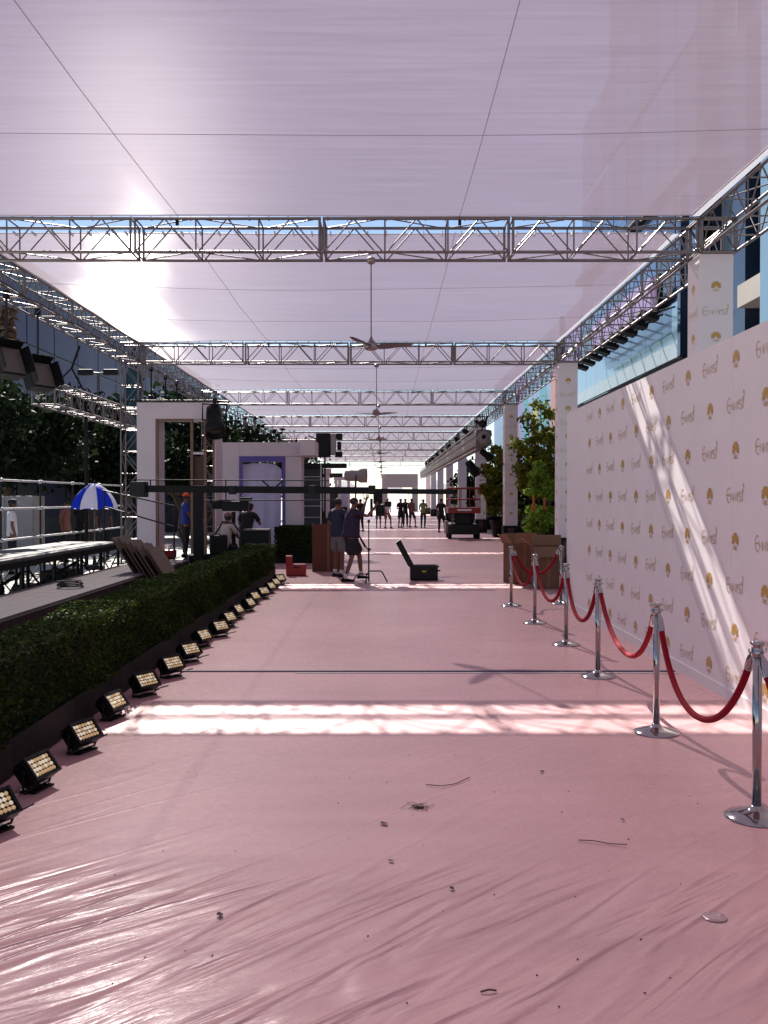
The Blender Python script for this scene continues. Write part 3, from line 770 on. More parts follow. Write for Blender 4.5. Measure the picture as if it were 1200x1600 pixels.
    a00 = add(low, (.172 * b, .142 * b)); a0 = add(p['pelvis'], (.170 * b, .140 * b), a00); a1 = add(p['waist'], (.15 * b, .122 * b), a0); a2 = add(p['chest'], (.168 * b, .124 * b), a1); a3 = add(p['neckb'] + Vector((0, 0, -.005)), (.082, .075), a2)
    for s in 'LR':
        q = add(p['sh' + s], .074, a3); e = add(p['sh' + s].lerp(p['el' + s], .45), .066, q); add(p['sh' + s].lerp(p['el' + s], .72), .066, e)
        if long_sleeve: k = add(p['el' + s], .055, len(V) - 1); add(p['wr' + s].lerp(p['el' + s], .1), .04, k)
    skinned('shirt', V, E, M[shirt], root)
    # shorts or trousers
    V, E = [], []
    a0 = add(p['pelvis'] + Vector((0, 0, -.01)), (.152 * b, .122 * b)); add(p['waist'].lerp(p['pelvis'], .35), (.140 * b, .112 * b), a0)
    for s in 'LR':
        q = add(p['hi' + s] + Vector((0, 0, -.02)), .102 * b, a0); t = add(p['hi' + s].lerp(p['kn' + s], .5), .098 * b, q)
        if short: add(p['hi' + s].lerp(p['kn' + s], .96), .098 * b, t)
        else:
            k = add(p['kn' + s], .074, t); c = add(p['kn' + s].lerp(p['an' + s], .5), .066, k); add(p['an' + s] + Vector((0, 0, .0)), .058, c)
    skinned('shorts' if short else 'trousers', V, E, M[legs], root)
    for s in 'LR':
        a = p['an' + s]; base = a + Vector((0, 0, -.09))
        mb = MB(); prof = []
        n = 10
        for (y, w, h) in ((-.085, .03, .05), (-.06, .04, .085), (.0, .042, .092), (.07, .044, .062), (.13, .046, .05), (.175, .034, .04), (.19, .012, .028)):
            for k in range(n):
                t = 2 * math.pi * k / n; z = h * .5 + h * .5 * math.sin(t); prof.append(base + Vector((w * math.cos(t), y, max(z, 0))))
        fs = []
        for i in range(6):
            for k in range(n): fs.append((i * n + k, i * n + (k + 1) % n, (i + 1) * n + (k + 1) % n, (i + 1) * n + k))
        fs += [tuple(reversed(range(n))), tuple(range(6 * n, 7 * n))]
        mb.add(prof, fs, True).build('shoe', M[shoes], root)
        if socks: MB().lathe([(.041, -.03), (.043, .03), (.046, .075)], a, 12).build('sock', M[socks], root)
    return root

# ------------------------------------------------------------------ the crew with the camera arm
person('person in dark navy T-shirt and long dark shorts, hands raised to the camera arm', (-.70, 20.45, 0), R(-74),
       dict(pelvis=(0, 0, .95), waist=(0, .01, 1.09), chest=(0, .03, 1.31), neckb=(0, .04, 1.47), neck=(0, .06, 1.545), head=(0, .09, 1.64), top=(0, .085, 1.705),
            shL=(-.19, .05, 1.45), elL=(-.23, .30, 1.42), wrL=(-.14, .36, 1.66), shR=(.19, .05, 1.45), elR=(.24, .30, 1.36), wrR=(.15, .48, 1.55),
            hiL=(-.10, 0, .91), knL=(-.14, .22, .52), anL=(-.15, .26, .12), hiR=(.10, 0, .91), knR=(.15, -.02, .50), anR=(.17, -.16, .09)), 'c_navy', 'c_short', socks='c_white', build=1.55, scale=1.03)
person('person in dusty blue shirt and pale grey shorts, behind the man at the arm', (-1.03, 21.5, 0), R(-35),
       dict(knL=(-.10, .06, .50), anL=(-.12, .05, .09), elR=(.23, .12, 1.20), wrR=(.15, .34, 1.22)), 'c_dkblue', 'c_grey', socks='c_white', shoes='c_black', scale=1.03, build=1.15)
# camera arm (jib)
JY = 20.75
jr = thing('camera_jib', 'long black camera crane arm stretched level across the carpet', 'camera crane', (-4.05, JY, 0)); jo = (-4.05, JY, 0)
MB().box((-2.85, JY, 1.975), (5.3, .13, .15), (0, R(.45), 0)).build('arm', M['black'], jr, jo)
MB().box((.62, JY, 1.935), (1.85, .09, .11), (0, R(.45), 0)).build('arm_extension', M['black'], jr, jo)
for a in (-3.3, -1.55, -.25):
    MB().bevbox((a, JY, 1.97), (.16, .17, .20), .02).build('arm_joint', M['darkgrey'], jr, jo)
MB().bar((-5.4, JY, 2.19), (-1.2, JY, 2.175), .012).build('tension_rod', M['black'], jr, jo)
MB().bar((-4.0, JY, 1.74), (-.9, JY, 1.74), .012).build('tension_rod', M['black'], jr, jo)
for x in (-5.1, -3.45): MB().bar((x, JY, 1.97), (x, JY, 2.19), .014).build('rod_post', M['black'], jr, jo)
MB().bar((-3.45, JY, 1.74), (-3.45, JY, 1.97), .014).build('rod_post', M['black'], jr, jo)
for x in (-2.65, -2.2): MB().bar((x, JY, 2.17), (x + (.15 if x < -2.4 else -.15), JY, 2.04), .016).build('rod_post', M['black'], jr, jo)
MB().box((-4.05, JY, 1.12), (.19, .19, 1.6)).build('column', M['black'], jr, jo)
MB().box((-4.05, JY, .25), (.9, .8, .14)).build('dolly', M['darkgrey'], jr, jo)
for sx in (-1, 1):
    for sy in (-1, 1):
        o = MB().lathe([(.05, -.04), (.12, -.035), (.12, .035), (.05, .04)], n=16).build('wheel', M['rubber'], jr); o.matrix_local = Matrix.Translation((sx * .40, sy * .36, .12)) @ Matrix.Rotation(R(90), 4, 'X')
MB().bevbox((-5.35, JY, 1.98), (.34, .34, .34), .02).build('counterweight', M['darkgrey'], jr, jo)
# remote head with camera on the arm
hr = thing('remote_camera', 'black remote camera head hanging under the crane arm in front of the raised hands', 'camera', (-.12, JY - .02, 1.3)); ho = (-.12, JY - .02, 1.3)
MB().bevbox((-.12, JY - .02, 1.78), (.20, .18, .24), .02).build('pan_motor', M['black'], hr, ho)
MB().bevbox((-.26, JY - .02, 1.58), (.06, .16, .40), .015).build('side_arm', M['black'], hr, ho)
MB().bevbox((-.07, JY - .06, 1.52), (.20, .36, .24), .02).build('camera_body', M['blackplastic'], hr, ho)
o = MB().lathe([(.05, 0), (.055, .10), (.065, .12), (.065, .18), (.05, .185)], n=18).build('lens_barrel', M['black'], hr); o.matrix_local = Matrix.Translation((.05, -.22, .22)) @ Matrix.Rotation(R(90), 4, 'X')
MB().bevbox((.10, JY + .02, 1.66), (.16, .12, .12), .02).build('monitor', M['black'], hr, ho)
# grip stand
gx, gy = -.31, 20.1
gr = thing('grip_stand', 'tall black grip stand with bent legs beside the open case', 'stand', (gx, gy, 0))
MB().bar((0, 0, .02), (0, 0, .72), .018, 8).build('lower_tube', M['black'], gr); MB().bar((0, 0, .70), (0, 0, 1.32), .013, 8).build('upper_tube', M['black'], gr)
for a, zz in ((R(-8), .24), (R(150), .17), (R(262), .20)):
    c, s = math.cos(a), math.sin(a)
    MB().tube([(0.02 * c, .02 * s, zz), (.25 * c, .25 * s, zz + .005), (.29 * c, .29 * s, zz - .02), (.40 * c, .40 * s, .012)], .014, 7).build('leg', M['black'], gr)
for z in (.70, 1.30): MB().lathe([(.026, z - .03), (.03, z), (.026, z + .03)], n=12).build('clamp', M['darkgrey'], gr)
MB().bar((.0, .0, .70), (.06, 0, .70), .012).build('knob', M['darkgrey'], gr)
# open hard case
cx_, cy_ = .885, 20.75
cr = thing('hard_case', 'open black hard case lying on the carpet with its lid tipped back', 'equipment case', (cx_, cy_, 0))
bx = MB(); W_, D_, H_ = .60, .46, .30
bx.bevbox((0, 0, .02), (W_, D_, .04), .012); bx.box((0, -D_ / 2 + .014, H_ / 2), (W_ - .02, .028, H_)); bx.box((0, D_ / 2 - .014, H_ / 2), (W_ - .02, .028, H_))
bx.box((-W_ / 2 + .014, 0, H_ / 2), (.028, D_ - .06, H_)); bx.box((W_ / 2 - .014, 0, H_ / 2), (.028, D_ - .06, H_))
bx.build('shell', M['blackplastic'], cr)
rim = MB()
for y in (-D_ / 2, D_ / 2): rim.box((0, y, H_ + .005), (W_ + .02, .05, .03))
for x in (-W_ / 2, W_ / 2): rim.box((x, 0, H_ + .005), (.05, D_ - .06, .03))
rim.build('rim', M['black'], cr)
MB().box((0, 0, .14), (W_ - .08, D_ - .08, .16)).build('foam', M['soil'], cr)
ld = MB(); lo_ = Vector((-W_ / 2 - .02, 0, H_ + .01)); th = R(-28)
lm = Matrix.Translation(lo_) @ Matrix.Rotation(th, 4, 'Y')
for c, s in (((-.012, 0, .30), (.024, D_, .58)), ((.05, 0, .015), (.10, D_, .03)), ((.05, 0, .585), (.10, D_, .03)), ((.05, -D_ / 2 + .015, .30), (.10, .03, .54)), ((.05, D_ / 2 - .015, .30), (.10, .03, .54))): ld.box(c, s)
ld.v = [tuple(lm @ Vector(v)) for v in ld.v]; ld.build('lid', M['blackplastic'], cr)
for x in (-.17, .17): MB().bevbox((x, -D_ / 2 - .012, .25), (.07, .024, .09), .008).build('latch', M['black'], cr)
MB().bevbox((0, -D_ / 2 - .004, .20), (.09, .006, .035), .002).build('sticker', M['yellow'], cr)
MB().tube([(W_ / 2 + .005, -.09, .2), (W_ / 2 + .05, -.09, .2), (W_ / 2 + .05, .09, .2), (W_ / 2 + .005, .09, .2)], .012, 6).build('handle', M['black'], cr)

# cartons
def carton(name, label, loc, rz, w, d, h, flaps, m1='card', m2='cardin'):
    r = thing(name, label, 'cardboard box', loc, rz, None); t = .012
    MB().box((0, 0, t / 2 + .001), (w - .002, d - .002, t)).build('bottom', M[m1], r)
    for s in (-1, 1):
        MB().box((0, s * (d / 2 - t / 2), h / 2 + t), (w, t, h)).build('side_panel', M[m1], r)
        MB().box((s * (w / 2 - t / 2), 0, h / 2 + t), (t, d - 2 * t - .002, h)).build('side_panel', M[m1], r)
    for side, ang, ln in flaps:
        if side in 'xX':
            s = 1 if side == 'X' else -1; q = MB().box((s * ln / 2, 0, 0), (ln, d - .03, .008)); mtx = Matrix.Translation((s * (w / 2 - .004), 0, h + t)) @ Matrix.Rotation(-s * R(ang), 4, 'Y')
        else:
            s = 1 if side == 'Y' else -1; q = MB().box((0, s * ln / 2, 0), (w - .03, ln, .008)); mtx = Matrix.Translation((0, s * (d / 2 - .004), h + t)) @ Matrix.Rotation(s * R(ang), 4, 'X')
        q.v = [tuple(mtx @ Vector(v)) for v in q.v]; q.build('flap', M[m2], r)
    if h > .6: MB().box((0, -d / 2 - .001, h * .5), (.05, .002, h * .98)).build('packing_tape', M['cardin'], r)
    return r
carton('cardboard_carton', 'big open brown cardboard carton at the end of the press wall, behind the ropes', (3.28, 18.9, 0), R(-6), .62, .62, .82, (('y', -55, .24), ('x', 35, .25), ('X', -30, .25), ('Y', 60, .24)))
carton('cardboard_carton', 'narrower brown cardboard carton with raised flap, behind the last stanchion', (2.86, 19.9, 0), R(14), .50, .56, .84, (('y', 65, .24), ('x', 50, .22), ('X', -20, .22), ('Y', 70, .2)))
carton('upright_carton', 'tall reddish brown carton standing behind the two men at the camera arm', (-1.36, 23.3, 0), R(4), .78, .5, 1.14, (), 'cardred', 'cardred')
# red case by the hedge
rr_ = thing('red_case', 'bright red plastic tool case with open lid on the carpet by the hedge end', 'case', (-2.02, 21.9, 0), R(6))
MB().bevbox((0, 0, .14), (.46, .34, .26), .02).build('body', M['redplastic'], rr_); MB().bevbox((-.16, .02, .36), (.16, .30, .20), .02).build('top_tray', M['redplastic'], rr_)
MB().tube([(-.05, -.18, .2), (-.05, -.21, .2), (.08, -.21, .2), (.08, -.18, .2)], .01, 6).build('handle', M['black'], rr_)

# ------------------------------------------------------------------ scissor lift
sr = thing('scissor_lift', 'red scissor lift parked on the carpet beside the white columns', 'scissor lift', (3.55, 42.4, 0))
MB().bevbox((0, 0, .42), (1.34, 1.8, .44), .03).build('chassis', M['darkgrey'], sr)
MB().bevbox((-.74, -.1, .55), (.12, .7, .5), .02).build('control_box', M['greylight'], sr)
for sx in (-1, 1):
    for sy in (-1, 1):
        o = MB().lathe([(.08, -.08), (.19, -.07), (.19, .07), (.08, .08)], n=18).build('wheel', M['rubber'], sr); o.matrix_local = Matrix.Translation((sx * .62, sy * .66, .19)) @ Matrix.Rotation(R(90), 4, 'Y')
for s in (-1, 1):
    for k in range(3):
        z = .66 + .16 * k
        MB().box((s * .36, 0, z + .08), (.05, 1.66, .06), (R(6), 0, 0)).build('scissor_arm', M['darkgrey'], sr); MB().box((s * .43, 0, z + .08), (.05, 1.66, .06), (R(-6), 0, 0)).build('scissor_arm', M['darkgrey'], sr)
MB().bevbox((0, 0, .88), (.66, 1.4, .46), .02).build('scissor_fill_block', M['darkgrey'], sr)  # dark block added to fill the see-through gap between the scissor arms
MB().bevbox((0, 0, 1.26), (1.42, 1.9, .26), .02).build('platform', M['red'], sr)
for z in (1.75, 2.24):
    MB().tube([(-.68, -.92, z), (.68, -.92, z), (.68, .92, z), (-.68, .92, z)], .034, 6, closed=True).build('guard_rail', M['red'], sr)
for x, y in [(-.68, -.92), (-.23, -.92), (.23, -.92), (.68, -.92), (-.68, .92), (.68, .92), (-.68, 0), (.68, 0), (0, .92)]:
    MB().bar((x, y, 1.38), (x, y, 2.24), .022).build('rail_post', M['red'], sr)
MB().bevbox((0, -.96, 1.28), (.62, .02, .08), .004).build('name_plate', M['vinyltrim'], sr)
MB().bevbox((-.45, -.7, 1.7), (.3, .2, .34), .02).build('control_panel', M['black'], sr)

# ------------------------------------------------------------------ grey beam with fixtures along the column side
br = thing('equipment_beam', 'grey grooved beam housing hung along the far white columns', 'beam', (4.35, 41, 4.4)); bo = (4.35, 41, 4.4)
prof = [(-.33, -.30), (-.20, -.36), (.20, -.36), (.33, -.30), (.35, -.1), (.31, -.06), (.31, .06), (.35, .1), (.33, .32), (.20, .36), (-.20, .36), (-.33, .32), (-.35, .1), (-.31, .06), (-.31, -.06), (-.35, -.1)]
mb = MB(); n = len(prof); mb.add([(4.35 + a, 41.0, 4.4 + b_) for a, b_ in prof] + [(4.35 + a, 104.0, 4.4 + b_) for a, b_ in prof], [(i, (i + 1) % n, n + (i + 1) % n, n + i) for i in range(n)] + [tuple(reversed(range(n))), tuple(range(n, 2 * n))])
mb.build('housing', M['grey'], br, bo)
MB().lathe([(.30, -.03), (.30, .0)], n=20).build('end_cap', M['greylight'], br).matrix_local = Matrix.Translation((0, -.02, 0)) @ Matrix.Rotation(R(90), 4, 'X')
MB().lathe([(.10, -.02), (.10, .02)], n=16).build('end_hole', M['black'], br).matrix_local = Matrix.Translation((-.02, -.06, .05)) @ Matrix.Rotation(R(90), 4, 'X')
for z in (3.93, 4.86): MB().bar((4.05, 41.2, z), (4.05, 104, z), .05, 6).build('rail_tube', M['greylight'], br, bo)
for q in range(12):
    y = 42.5 + q * 5.2; MB().bar((4.35, y, 4.76), (4.7, y, 5.5), .03).build('hanger', M['black'], br, bo)
def spot(name, label, loc, rz, sc=1.0, m='black', pole=None, tilt=0, cat='spotlight', group=None):
    r = thing(name, label, cat, loc, rz, group); r.scale = (sc,) * 3
    z = pole if pole else 0
    Mt = Matrix.Translation((0, 0, z)) @ Matrix.Rotation(R(tilt), 4, 'X') @ Matrix.Rotation(R(90), 4, 'X')
    q = MB().lathe([(.06, -.30), (.13, -.27), (.15, -.12), (.15, .05), (.19, .12), (.19, .30), (.17, .30), (.15, .22)], n=18); q.v = [tuple(Mt @ Vector(v)) for v in q.v]; q.build('barrel', M[m], r)
    q = MB().lathe([(.145, .20), (.10, .225), (.001, .235)], n=18); q.v = [tuple(Mt @ Vector(v)) for v in q.v]; q.build('lens', M['lampface'], r)
    MB().tube([(-.17, 0, z), (-.22, 0, z), (-.22, 0, z - .28), (.22, 0, z - .28), (.22, 0, z), (.17, 0, z)] if pole else [(-.17, 0, z), (-.22, 0, z), (-.22, 0, z + .30), (.22, 0, z + .30), (.22, 0, z), (.17, 0, z)], .016, 6).build('yoke', M['black'], r)
    if pole:
        MB().bar((0, 0, .45), (0, 0, z - .26), .022, 8).build('pole', M['black'], r)
        for k in range(3):
            a = R(90 + 120 * k); MB().bar((0, 0, .5), (.55 * math.cos(a), .55 * math.sin(a), .02), .016).build('leg', M['black'], r)
    else: MB().box((0, 0, z + .34), (.06, .05, .14)).build('clamp', M['black'], r)
    return r
for q in range(9):
    spot('beam_spotlight', f'black spotlight hanging over the grey beam, {ORD[q]} from its near end', (4.1, 40.4 + q * 6.2, 5.02), R(40 + 47 * (q % 4)), .85, tilt=20 + 17 * (q % 3), group='spotlights above the grey beam')
spot('column_lamp', 'black lamp cluster drooping under the near end of the grey beam', (4.25, 45.2, 3.25), R(60), 1.35, tilt=50)
spot('column_lamp', 'smaller black lamp at the corner beneath the grey beam, by the third column', (4.5, 41.6, 3.72), R(120), 1.0, tilt=30)

# ------------------------------------------------------------------ hedge-side stage work: walkway, staging, railings
def walkway(y, label):
    r = thing('walkway_deck', label, 'deck', (-4.58, y, 0), 0, 'low plank walkway units behind the hedge')
    for k in range(5): MB().box((-.40 + .20 * k, 0, .485), (.196, 2.43, .03)).build('plank', M['deck'], r)
    for s in (-1, 1): MB().box((s * .49, 0, .42), (.05, 2.42, .095)).build('side_beam', M['black'], r)
    for sx in (-1, 1):
        for sy in (-1, 1): MB().bar((sx * .45, sy * 1.1, 0), (sx * .45, sy * 1.1, .40), .024).build('leg', M['black'], r)
    MB().box((.47, 0, .20), (.012, 2.40, .36)).build('skirt', M['black'], r)
    return r
w0 = walkway(3.9, 'weathered plank walkway unit behind the hedge, first from the camera'); ws = tree_of(w0)
for k in range(1, 7): dup(w0, ws, (-4.58, 3.9 + 2.44 * k, 0), None, f'weathered plank walkway unit behind the hedge, {ORD[k]} from the camera')
def staging(y, label):
    r = thing('stage_riser', label, 'stage riser', (-5.68, y, 0), 0, 'raised staging units beyond the walkway')
    MB().bevbox((0, 0, .915), (1.14, 2.43, .05), .008).build('deck_top', M['decktop'], r)
    for s in (-1, 1):
        MB().box((s * .55, 0, .845), (.05, 2.40, .085)).build('side_beam', M['black'], r)
        for sy in (-1, 0, 1): MB().bar((s * .52, sy * 1.12, 0), (s * .52, sy * 1.12, .80), .028).build('leg', M['black'], r)
        for a, b_ in ((-1.1, 0), (0, 1.1)):
            MB().bar((s * .52, a, .12), (s * .52, b_, .74), .013).build('cross_brace', M['black'], r); MB().bar((s * .52, b_, .12), (s * .52, a, .74), .013).build('cross_brace', M['black'], r)
        MB().bar((s * .52, -1.15, .42), (s * .52, 1.15, .42), .013).build('rail', M['black'], r)
    for sy in (-1, 1): MB().bar((-.52, sy * 1.12, .12), (.52, sy * 1.12, .74), .013).build('cross_brace', M['black'], r)
    return r
g0 = staging(5.1, 'pale topped staging unit on black braced legs, first from the camera'); gs = tree_of(g0)
for k in range(1, 6): dup(g0, gs, (-5.68, 5.1 + 2.44 * k, 0), None, f'pale topped staging unit on black braced legs, {ORD[k]} from the camera')
# under-stage clutter
for q in range(9):
    y = 9 + q * 1.15; r = thing('flight_case', f'black flight case stored under the pale staging, {ORD[q]} from the camera', 'case', (-5.9 + .1 * (q % 3), y, 0), R(random.uniform(-8, 8)), 'flight cases under the staging')
    h = (.34, .5, .28)[q % 3]; MB().bevbox((0, 0, h / 2), (.5, .55 + .2 * (q % 2), h), .015).build('shell', M['black'], r); MB().box((.256, 0, h * .6), (.012, .12, .06)).build('latch', M['grey'], r)
# leaning boards
lb = thing('board_stack', 'stack of brown timber boards leaning on the walkway edge beside the hedge', 'board stack', (-4.15, 16.6, .5))
for k in range(7):
    MB().box((.0 + .055 * k, 0, .0), (.028, .9 - .05 * (k % 3), .78 + .05 * (k % 2)), (0, R(-32), R(3 * (k % 2)))).build('board', M['board'] if k % 2 == 0 else M['ply'], lb).location = (-.28 + .05 * k, -.02 * k, .28 - .03 * k)
for q, (x, y, z, rr2, lb_) in enumerate(((-5.5, 11.5, .942, .19, 'black cable coil lying on the pale staging'), (-4.5, 13.6, .502, .17, 'black cable coil lying on the plank walkway'))):
    o = MB().tube([((rr2 + .018 * math.sin(t * 1.9)) * math.cos(t * .42), (rr2 + .018 * math.cos(t * 1.3)) * math.sin(t * .42), .012 + .0016 * t) for t in range(60)], .011, 5).build('cable_coil', M['wire']); o.location = (x, y, z); tag(o, lb_, 'cable coil')
for q, (x, y, rz_, lb_) in enumerate(((-5.9, 9.0, .3, 'loose white paper sheet on the staging near the camera end'), (-5.4, 15.2, 1.1, 'loose white paper sheet farther along the staging'))):
    o = MB().add([(-.15 + .1 * i, -.11 + .22 * j, .003 + .012 * (i == 3) * j) for i in range(4) for j in range(2)], [(2 * i, 2 * i + 2, 2 * i + 3, 2 * i + 1) for i in range(3)]).build('paper_sheet', M['c_white']); o.location = (x, y, .942); o.rotation_euler = (0, 0, rz_); tag(o, lb_, 'paper')
r = thing('folding_table', 'low dark folding table in the sun behind the pipe railing', 'table', (-9.2, 20.6, 0), R(10)); MB().bevbox((0, 0, .72), (1.6, .7, .04), .01).build('table_top', M['grey'], r)
for sx in (-1, 1):
    for sy in (-1, 1): MB().bar((sx * .7, sy * .28, 0), (sx * .7, sy * .28, .70), .016).build('leg', M['black'], r)
# pipe railing
def railing(x, y0, y1, zs, label, n=4):
    r = thing('pipe_railing', label, 'railing', (x, y0, 0))
    for z in zs: MB().bar((0, 0, z), (0, y1 - y0, z), .024, 8).build('rail', M['silver'], r)
    for k in range(n): y = (y1 - y0) * k / (n - 1); MB().bar((0, y, 0), (0, y, zs[-1]), .024, 8).build('post', M['darkgrey'], r)
    for k in range(n):
        y = (y1 - y0) * k / (n - 1)
        for z in zs: MB().bevbox((.0, y, z), (.08, .08, .08), .01).build('coupler', M['silver'], r)
railing(-8.0, 17.5, 29.0, (.90, 1.56, 2.17), 'tall galvanised pipe railing on the sunny side beyond the staging', 6)
rail2 = thing('stair_handrail', 'sloping black handrails descending past the white portal leg', 'handrail', (-5.3, 20, 0))
MB().bar((-.62, 0, 1.62), (.9, 0, 1.18), .016).build('rail', M['darkgrey'], rail2); MB().bar((-.62, 0, 1.95), (.9, 0, 1.62), .016).build('rail', M['darkgrey'], rail2)
for x, z in ((-.6, 1.95), (.88, 1.62)): MB().bar((x, 0, 0), (x, 0, z), .018).build('post', M['darkgrey'], rail2)

# umbrella
ur = thing('umbrella', 'blue and white panelled umbrella standing in the sun beyond the staging', 'umbrella', (-7.32, 24.0, 0), R(-20)); Ru, zt, zr = .58, 2.17, 1.50
MB().bar((0, 0, .3), (0, 0, zt + .07), .016, 8).build('pole', M['grey'], ur)
for k in range(8):
    mb = MB(); a0, a1 = 2 * math.pi * k / 8, 2 * math.pi * (k + 1) / 8; n = 7; vs_ = []
    for i in range(n + 1):
        t = i / n; rad = Ru * math.sin(t * 1.54); z = zt - (zt - zr) * (1 - math.cos(t * 1.57)) ** .75
        for j in range(5):
            u = j / 4; a = a0 + (a1 - a0) * u; sag = 1 - .07 * math.sin(math.pi * u) * t
            vs_.append((rad * sag * math.cos(a), rad * sag * math.sin(a), z + .04 * t * math.sin(math.pi * u)))
    fs = [(i * 5 + j, i * 5 + j + 1, (i + 1) * 5 + j + 1, (i + 1) * 5 + j) for i in range(n) for j in range(4)]
    mb.add(vs_, fs, True).build('panel', M['ublue'] if k % 2 == 1 else M['uwhite'], ur)
    MB().tube([((Ru * math.sin(t / 6 * 1.54)) * math.cos(a0), (Ru * math.sin(t / 6 * 1.54)) * math.sin(a0), zt - (zt - zr) * (1 - math.cos(t / 6 * 1.57)) ** .75 - .012) for t in range(7)], .006, 5).build('rib', M['grey'], ur)
MB().lathe([(.02, zt), (.012, zt + .05), (.004, zt + .10)], n=10).build('tip', M['darkgrey'], ur)
MB().lathe([(.25, 0), (.25, .06), (.06, .10), (.03, .34)], n=20).build('stand', M['black'], ur)

# unfinished white portal
pr = thing('white_portal', 'tall white set portal with bare timber studs on its carpet side', 'set piece', (-5.25, 24.0, 0)); po = (-5.25, 24.0, 0)
def pbox(nm, a, b_, m, root, off): return MB().bb(a, b_).build(nm, M[m], root, off)
pbox('leg', (-6.24, 24.0, 0), (-5.77, 25.0, 3.80), 'whitewall', pr, po)
pbox('header', (-6.24, 24.0, 3.80), (-4.28, 25.0, 4.21), 'whitewall', pr, po)
for x in (-5.74, -4.86, -4.52, -4.30): pbox('stud', (x - .03, 24.02, .02), (x + .03, 24.12, 3.795), 'timber', pr, po)
pbox('stud', (-5.70, 24.02, 3.74), (-4.90, 24.12, 3.795), 'timber', pr, po)
for z in (1.2, 2.05, 2.9): pbox('noggin', (-4.825, 24.03, z), (-4.555, 24.11, z + .06), 'whitewall', pr, po)
pbox('plywood_panel', (-4.83, 24.14, .1), (-4.55, 24.16, 2.85), 'ply', pr, po)
pbox('edge_panel', (-4.266, 24.0, .02), (-4.245, 25.0, 3.795), 'whitewall', pr, po)
MB().tube([(-6.4, 24.0, 4.25), (-4.3, 24.0, 4.25), (-3.9, 24.0, 4.22)], .03, 6).build('top_pipe', M['darkgrey'], pr, po)
pbox('riser', (-6.4, 23.8, .0), (-3.95, 27.2, .20), 'black', pr, po).location.z -= 0.0
spot('moving_light', 'black moving head light hung at the portal corner', (-4.2, 23.6, 3.72), R(20), 1.35, tilt=65)
# doorway wall
dr = thing('doorway_wall', 'white set wall with purple door frame and hanging lavender cloth', 'set piece', (-3.7, 28.0, 0)); do_ = (-3.7, 28.0, 0)
pbox('wall_panel', (-5.0, 28.0, 0), (-4.26, 28.3, 3.44), 'whitewall', dr, do_); pbox('wall_panel', (-2.90, 28.0, 0), (-2.42, 28.9, 3.02), 'whitewall', dr, do_)
pbox('header', (-4.255, 28.0, 3.03), (-2.42, 28.3, 3.44), 'whitewall', dr, do_); pbox('header_return', (-2.415, 27.4, 3.03), (-1.98, 28.9, 3.46), 'whitewall', dr, do_)
pbox('door_frame', (-4.25, 27.96, .0), (-4.19, 28.2, 3.02), 'purple', dr, do_); pbox('door_frame', (-2.99, 27.96, 0), (-2.91, 28.2, 3.02), 'purple', dr, do_); pbox('door_frame', (-4.187, 27.96, 2.87), (-2.993, 28.2, 3.02), 'purple', dr, do_)
mb = MB(); n = 26
for i in range(n + 1):
    for j in range(14):
        u = i / n; t = j / 13; x = -4.17 + 1.15 * u - .05 * t * (u - .3); top = 2.84 - .10 * u ** 6 * 2 - .05 * (1 - u) ** 4
        mb.v.append((x, 28.12 + .035 * math.sin(u * 21) * (.3 + t) + .02 * math.sin(u * 9 + 2 * t), top * (1 - t) + .04 * t))
for i in range(n):
    for j in range(13): a = i * 14 + j; mb.f.append((a, a + 1, a + 15, a + 14)); mb.smooth.append(True)
mb.build('hanging_cloth', M['curtain'], dr, do_)

# camera crew
person('person in royal blue T-shirt and orange cap standing inside the white portal', (-5.35, 25.6, .20), R(-70), dict(elR=(.22, .06, 1.16), wrR=(.12, .26, 1.02)), 'c_blue', 'c_black', short=False, hat='c_orange', scale=.98, build=1.15)
person('person in black shirt and dark cap bent over the black video camera', (-3.36, 23.2, 0), R(-15), dict(chest=(0, .08, 1.26), neckb=(0, .14, 1.40), neck=(0, .18, 1.46), head=(0, .22, 1.54), top=(0, .23, 1.60), shL=(-.19, .13, 1.38), elL=(-.28, .22, 1.14), wrL=(-.14, .42, 1.2), shR=(.19, .13, 1.38), elR=(.28, .22, 1.14), wrR=(.14, .42, 1.2)), 'c_black', 'c_black', short=False, hat='c_black', build=1.15)
SEAT = dict(pelvis=(0, 0, .66), waist=(0, .03, .80), chest=(0, .07, 1.0), neckb=(0, .10, 1.15), neck=(0, .13, 1.22), head=(0, .17, 1.31), top=(0, .17, 1.375), shL=(-.19, .09, 1.12), elL=(-.24, .18, .88), wrL=(-.15, .40, .86), shR=(.19, .09, 1.12), elR=(.24, .18, .88), wrR=(.15, .40, .86), hiL=(-.10, .02, .62), knL=(-.13, .42, .58), anL=(-.13, .40, .09), hiR=(.10, .02, .62), knR=(.13, .42, .58), anR=(.13, .40, .09))
person('person in cream shirt sitting low beside the black video camera', (-3.72, 22.2, 0), R(-20), SEAT, 'c_cream', 'c_short', hat='c_rust')
st_ = thing('stool', 'black crate seat under the person in cream shirt', 'seat', (-3.72, 22.2, 0), R(-20)); MB().bevbox((0, -.02, .27), (.36, .34, .5), .015).build('box', M['black'], st_); MB().bevbox((0, -.02, .53), (.38, .36, .04), .015).build('cushion', M['black'], st_)
vr = thing('video_camera', 'big black video camera on its support behind the hedge, between crew', 'video camera', (-3.6, 22.75, 0)); vo = (-3.6, 22.75, 0)
MB().bevbox((-3.55, 22.75, 1.60), (.62, .24, .24), .02).build('camera_body', M['blackplastic'], vr, vo); MB().bevbox((-3.98, 22.75, 1.63), (.26, .20, .20), .03).build('lens', M['black'], vr, vo)
